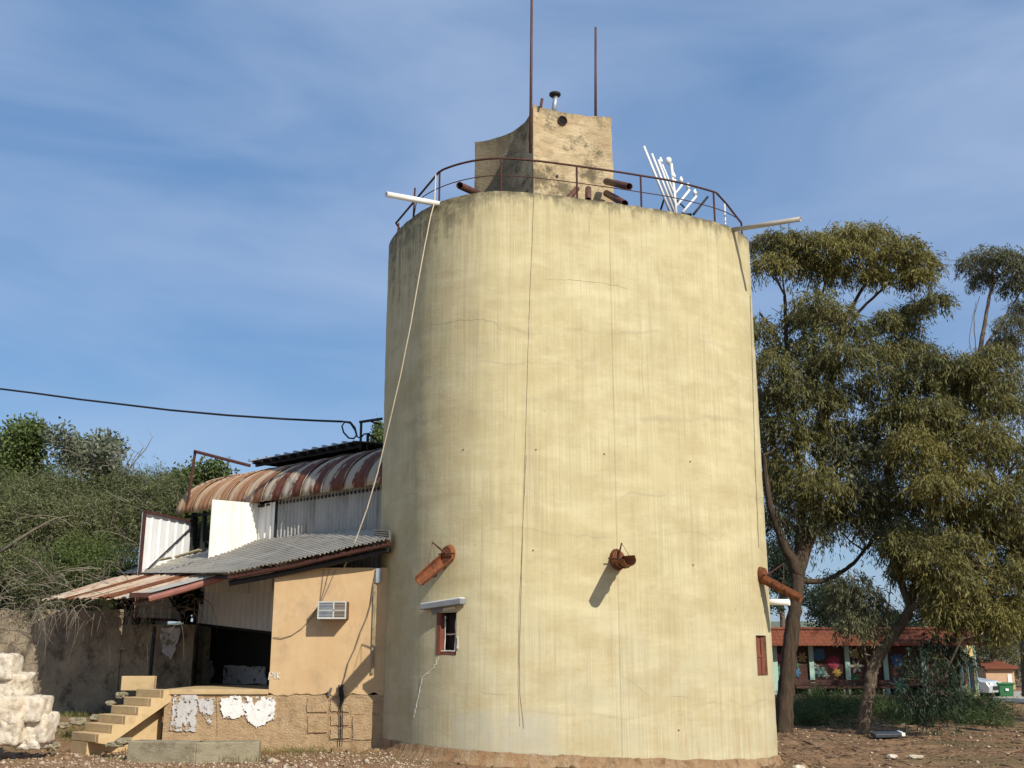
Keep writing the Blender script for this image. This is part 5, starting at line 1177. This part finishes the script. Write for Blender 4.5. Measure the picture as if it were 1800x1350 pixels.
# ------------------------------------------------------------------ kiosk with painted flowers
KY = 46.0; kg = P(1450, 1219, KY).z; kk = KY/FPX
def KX(px, py=1160): return P(px, py, KY).x
def KZ(py): return P(1500, py, KY).z
x0, x1 = KX(1352), KX(1690); zE = KZ(1134); zR = KZ(1108)
kio = thing('flower_kiosk', ((x0+x1)/2, KY, kg), 'long brown wooden kiosk painted with flowers under an orange tiled roof', 'kiosk')
zf = KZ(1205); nbd = 16
for k in range(nbd):
    z0_ = zf+(zE-zf)*k/nbd; MB().abox(x0, x1, KY+.0+.006*(k % 2), KY+.06, z0_+.008, zf+(zE-zf)*(k+1)/nbd).build('board', M['board'], kio)
MB().abox(x0, x1, KY+.062, KY+2.6, kg+.3, zE).build('core', M['board'], kio)
MB().abox(x0+.1, x1-.1, KY+.3, KY+2.4, kg-.6, zf).build('underfloor', M['black'], kio)
for px in (1362, 1426, 1489, 1556, 1622): x = KX(px, 1170); MB().abox(x-.10, x+.10, KY-.10, KY-.004, kg-.3, zE+.05).build('post', M['mint'], kio, bevel=.01)
# tiled roof: courses of rounded tiles
rx0, rx1 = KX(1340, 1120), KX(1712, 1120); nc = 4
rdeck = MB().abox(rx0, rx1, KY-.75, KY+2.9, zE+.0, zE+.05).build('roof', M['board'], kio)
for c_ in range(nc):
    ya, yb = KY-.85+.9*c_/nc*1.0, KY-.85+.9*(c_+1)/nc+.06; za, zb_ = zE+.02+(zR-zE)*c_/nc+.05, zE+.02+(zR-zE)*(c_+1)/nc
    nt_ = 46; mb = MB(); vs = []
    for (y_, z_) in ((ya, za-.11), (ya, za), (yb, zb_)):
        for i in range(nt_*6+1): x = rx0+(rx1-rx0)*i/(nt_*6); vs.append((x, y_, z_+.022*abs(math.sin(math.pi*i/6))))
    w_ = nt_*6+1; mb.add(vs, [(r*w_+i, r*w_+i+1, (r+1)*w_+i+1, (r+1)*w_+i) for r in range(2) for i in range(w_-1)]); mb.build('tile_course', M['tile'], rdeck)
MB().tube([(rx0, KY+.08, zR+.06), (rx1, KY+.08, zR+.06)], .07, 8).build('ridge', M['tile'], rdeck)
MB().add([(rx0, KY+.0, zR+.03), (rx1, KY+.0, zR+.03), (rx1, KY+3, zE+.06), (rx0, KY+3, zE+.06)], [(0, 1, 2, 3)]).build('rear_slope', M['tile'], rdeck)
# painted flowers: flat paint shapes on the boards
def petals(px, py, r, n, m, ctr, w_=.5, pointed=False):
    c = P(px, py, KY-.012); R = r*kk; mb = MB()
    for k in range(n):
        a = 2*math.pi*k/n+random.uniform(-.1, .1); d = Vector((math.cos(a), 0, math.sin(a))); s_ = Vector((-d.z, 0, d.x)); rr = R*random.uniform(.85, 1.1)
        sh = [(0, .05), (.35, w_*.7), (.7, w_), (1, .25 if not pointed else .02), (1, -.25 if not pointed else -.02), (.7, -w_), (.35, -w_*.7), (0, -.05)]
        mb.poly([c+d*rr*a_+s_*rr*b_*.55-Vector((0, .0008*k, 0)) for a_, b_ in sh], (0, .004, 0))
    o = mb.build('painted_flower', M[m], kio); MB().poly([c+Vector((math.cos(a)*R*.22, -.014, math.sin(a)*R*.22)) for a in np.linspace(0, 6.28, 9)[:-1]], (0, .004, 0)).build('flower_centre', M[ctr], o)
petals(1410, 1155, 9, 6, 'f_cre', 'f_yel'); petals(1400, 1183, 9, 6, 'f_sky', 'f_blue'); petals(1401, 1167, 6, 5, 'f_gre', 'f_teal')
petals(1440, 1150, 11, 8, 'f_blue', 'f_sky', .7); petals(1465, 1164, 12, 9, 'f_red', 'f_pink', .6); petals(1472, 1182, 8, 8, 'f_yel', 'f_cre', .4); petals(1443, 1182, 10, 6, 'f_teal', 'f_whi'); petals(1435, 1170, 5, 3, 'f_whi', 'f_teal'); petals(1453, 1188, 5, 4, 'f_whi', 'f_teal'); petals(1370, 1156, 8, 6, 'f_pink', 'f_red'); petals(1368, 1178, 8, 5, 'f_teal', 'f_gre')
petals(1506, 1171, 13, 6, 'f_whi', 'f_cre', .35, True); petals(1503, 1192, 9, 7, 'f_gre', 'f_teal', .3, True); petals(1502, 1150, 9, 7, 'f_cre', 'f_yel'); petals(1576, 1160, 11, 7, 'f_blue', 'f_whi'); petals(1580, 1205, 18, 9, 'f_teal', 'f_gre', .25, True); petals(1590, 1172, 7, 5, 'f_pink', 'f_red'); petals(1654, 1158, 12, 8, 'f_yel', 'f_cre'); petals(1640, 1190, 10, 7, 'f_pink', 'f_yel')
# bench boards along the front
bn_ = thing('bench', (KX(1470), KY-.5, kg), 'long dark plank bench in front of the painted kiosk wall', 'bench')
for k, (za_, yo) in enumerate(((1197, -.18), (1202, -.2), (1207, -.45))):
    z = KZ(za_); MB().abox(KX(1390), KX(1560), KY+yo-.2, KY+yo-.12 if k < 2 else KY+yo+.2, z-.05, z+.05).build('plank', M['board'], bn_)
for px in (1416, 1477, 1486, 1545): x = KX(px, 1212); MB().abox(x-.035, x+.035, KY-.6, KY-.5, kg-.3, KZ(1207)-.06).build('leg', M['pvcg'], bn_)
# painted end annex
e0 = P(1688, 1170, KY-.15); e1 = P(1714, 1170, KY+2.2); eN = Vector((e1.x-e0.x, e1.y-e0.y, 0)); ed_ = eN.normalized(); en = Vector((ed_.y, -ed_.x, 0)); zb_ = kg-.25; zt_ = KZ(1130)
MB().box(Vector((e0.x, e0.y, 0))+eN/2+UP*(zb_+zt_)/2-en*.05, eN/2, en*.03, UP*(zt_-zb_)/2).build('end_wall', M['yellow'], kio)
for t_, wv in ((.02, .10), (.42, .08), (.98, .08)): MB().box(Vector((e0.x, e0.y, 0))+eN*t_+UP*(zb_+zt_)/2+en*.01, ed_*wv, en*.05, UP*((zt_-zb_)/2+.03)).build('end_post', M['mint'], kio)
MB().box(Vector((e0.x, e0.y, 0))+eN*.24+UP*(zb_+(zt_-zb_)*.45), ed_*.22, en*.02, UP*.42).build('end_panel', M['redp'], kio)
MB().box(Vector((e0.x, e0.y, 0))+eN*.70+UP*(zb_+(zt_-zb_)*.42), ed_*.42, en*.02, UP*.75).build('end_opening', M['dark'], kio)

# car, bin, hut, paving at the far right
def carbuild(loc, rz, label):
    o = thing('parked_car', loc, label, 'car'); cz, sz_ = math.cos(rz), math.sin(rz)
    T = lambda x, y, z: Vector((loc[0]+x*cz-y*sz_, loc[1]+x*sz_+y*cz, loc[2]+z))
    prof = [(-2.0, .30), (-2.02, .60), (-1.9, .80), (-1.0, .95), (-.35, 1.40), (.1, 1.47), (.9, 1.46), (1.6, 1.25), (1.95, .95), (2.02, .6), (2.0, .30)]
    mb = MB(); secs = [(-.84, .0), (-.80, 1), (.80, 1), (.84, 0)]; n = len(prof); vs = []
    for yy in (-.86, -.80, -.62, .62, .80, .86):
        for (x, z) in prof:
            tuck = .0 if z < .96 else 1; f = abs(yy); 
            y_ = yy*(1-.16*max(0, z-.9)/.55); zz = z-(.05 if f > .84 else .012 if f > .7 else 0)*(1 if z > .5 else 0); vs.append(T(x, y_, zz))
    fs = [(r*n+i, r*n+(i+1) % n, (r+1)*n+(i+1) % n, (r+1)*n+i) for r in range(5) for i in range(n)]+[tuple(range(n-1, -1, -1)), tuple(5*n+i for i in range(n))]
    b = mb.add(vs, fs).build('body', M['car'], o, bevel=.03)
    MB().poly([T(-1.02, -.60, .985), T(-1.02, .60, .985), T(-.40, .52, 1.385), T(-.40, -.52, 1.385)], T(-.02, 0, .02)-T(0, 0, 0)).build('windscreen', M['glass'], b)
    for s_ in (-1, 1): MB().poly([T(-.85, s_*.815, .99), T(1.45, s_*.815, .99), T(1.25, s_*.755, 1.3), T(-.30, s_*.745, 1.36)], T(0, s_*.012, 0)-T(0, 0, 0)).build('side_window', M['glass'], b)
    for s_ in (-1, 1):
        MB().box(T(-1.97, s_*.58, .68), (T(.06, 0, 0)-T(0, 0, 0)), (T(0, .18, 0)-T(0, 0, 0)), UP*.07).build('headlight', M['white'], b)
    MB().box(T(-2.02, 0, .5), (T(.02, 0, 0)-T(0, 0, 0)), (T(0, .4, 0)-T(0, 0, 0)), UP*.08).build('grille', M['dark'], b)
    for xx in (-1.25, 1.3):
        for s_ in (-1, 1):
            w_ = MB().tube([T(xx, s_*.70, .31), T(xx, s_*.88, .31)], .31, 18).build('wheel', M['tyre'], o); MB().tube([T(xx, s_*.86, .31), T(xx, s_*.89, .31)], .19, 12).build('rim', M['galv'], w_)
    return o
cq = P(1752, 1230, 49.5); carbuild((cq.x-1.5, cq.y+1.32, cq.z), math.radians(138.7), 'silver car parked at the right end of the kiosk')
bq = P(1766, 1229, 50); bi = thing('waste_bin', bq, 'green plastic waste bin with a lid beside the parked car', 'bin')
bh = 30*50/FPX*.85; bw = 13*50/FPX
MB().box(bq+UP*(bh*.5), (bw*.86, 0, 0), (0, bw*.8, 0), (0, 0, bh*.46), 1.14).build('body', M['bin'], bi, bevel=.03)
MB().box(bq+UP*(bh*1.0), (bw*1.12, 0, 0), (0, bw*1.05, 0), (0, 0, .045)).build('lid', M['bin'], bi, bevel=.02)
MB().box(bq+UP*(bh*.62)+Vector((0, -bw*.98, 0)), (bw*.2, 0, 0), (0, .02, 0), (0, 0, .05)).build('sticker', M['white'], bi)
for s_ in (-1, 1): MB().tube([bq+Vector((s_*bw*.8, .1, .08)), bq+Vector((s_*bw*.92, .1, .08))], .09, 12).build('wheel', M['tyre'], bi)
hq = P(1765, 1213, 66); hu = thing('tan_hut', hq, 'small tan plastered hut with a tiled roof beyond the bin', 'hut'); hk = 66/FPX
MB().abox(hq.x-28*hk, hq.x+20*hk, hq.y, hq.y+2.6, hq.z-.8, hq.z+36*hk).build('wall', M['tan'], hu)
MB().poly([(hq.x-32*hk, hq.y-.3, hq.z+35*hk), (hq.x+24*hk, hq.y-.3, hq.z+35*hk), (hq.x+24*hk, hq.y+2.9, hq.z+38*hk+.3), (hq.x-32*hk, hq.y+2.9, hq.z+38*hk+.3)], (0, 0, .12)).build('roof', M['tile'], hu)
MB().abox(hq.x+8*hk, hq.x+15*hk, hq.y-.03, hq.y-.003, hq.z+6*hk, hq.z+26*hk).build('door', M['white'], hu)
px_ = [P(1745, 1239, 44), P(1860, 1258, 39), P(1900, 1236, 60), P(1752, 1228, 60)]
tag(MB().poly([(a.x, a.y, gz(a.x, a.y)+.06) for a in px_], (0, 0, .03)).build('paving', M['road']), kind='structure')
# discarded flat panel on the soil and two larger pale stones
fp = G(1560, 1291, gz(9.8, 30)+.1); pl = thing('plastic_crate_lid', fp, 'dark grey flat plastic lid lying on the soil under the leaning tree', 'lid')
MB().box(fp, (.40, 0, .01), (0, .22, .02), (0, 0, .05)).build('tray', M['lid'], pl, bevel=.02); MB().box(fp+Vector((.36, -.03, .03)), (.05, 0, 0), (0, .2, .02), (0, 0, .045)).build('end_cap', M['pvc'], pl, bevel=.01)
for i, (a, b, w_, h_, lab) in enumerate(((1588, 1275, 5, 4, 'small round white stone behind the dark plastic lid'), (1568, 1330, 9, 4, 'flat pale stone on the soil in front of the plastic lid'), (1610, 1330, 13, 3, 'long flat pale stone right of the other flat one'), (1404, 1350, 11, 5, 'pale stone at the silo foot by the lower frame edge'))):
    q = G(a, b, .22); rock('pale_stone', q, w_*q.y/FPX, .12, h_*q.y/FPX, M['bould'], lab, 'stone', 'pale stones on the brown soil', seed=40+i, sub=3, boxy=.3)
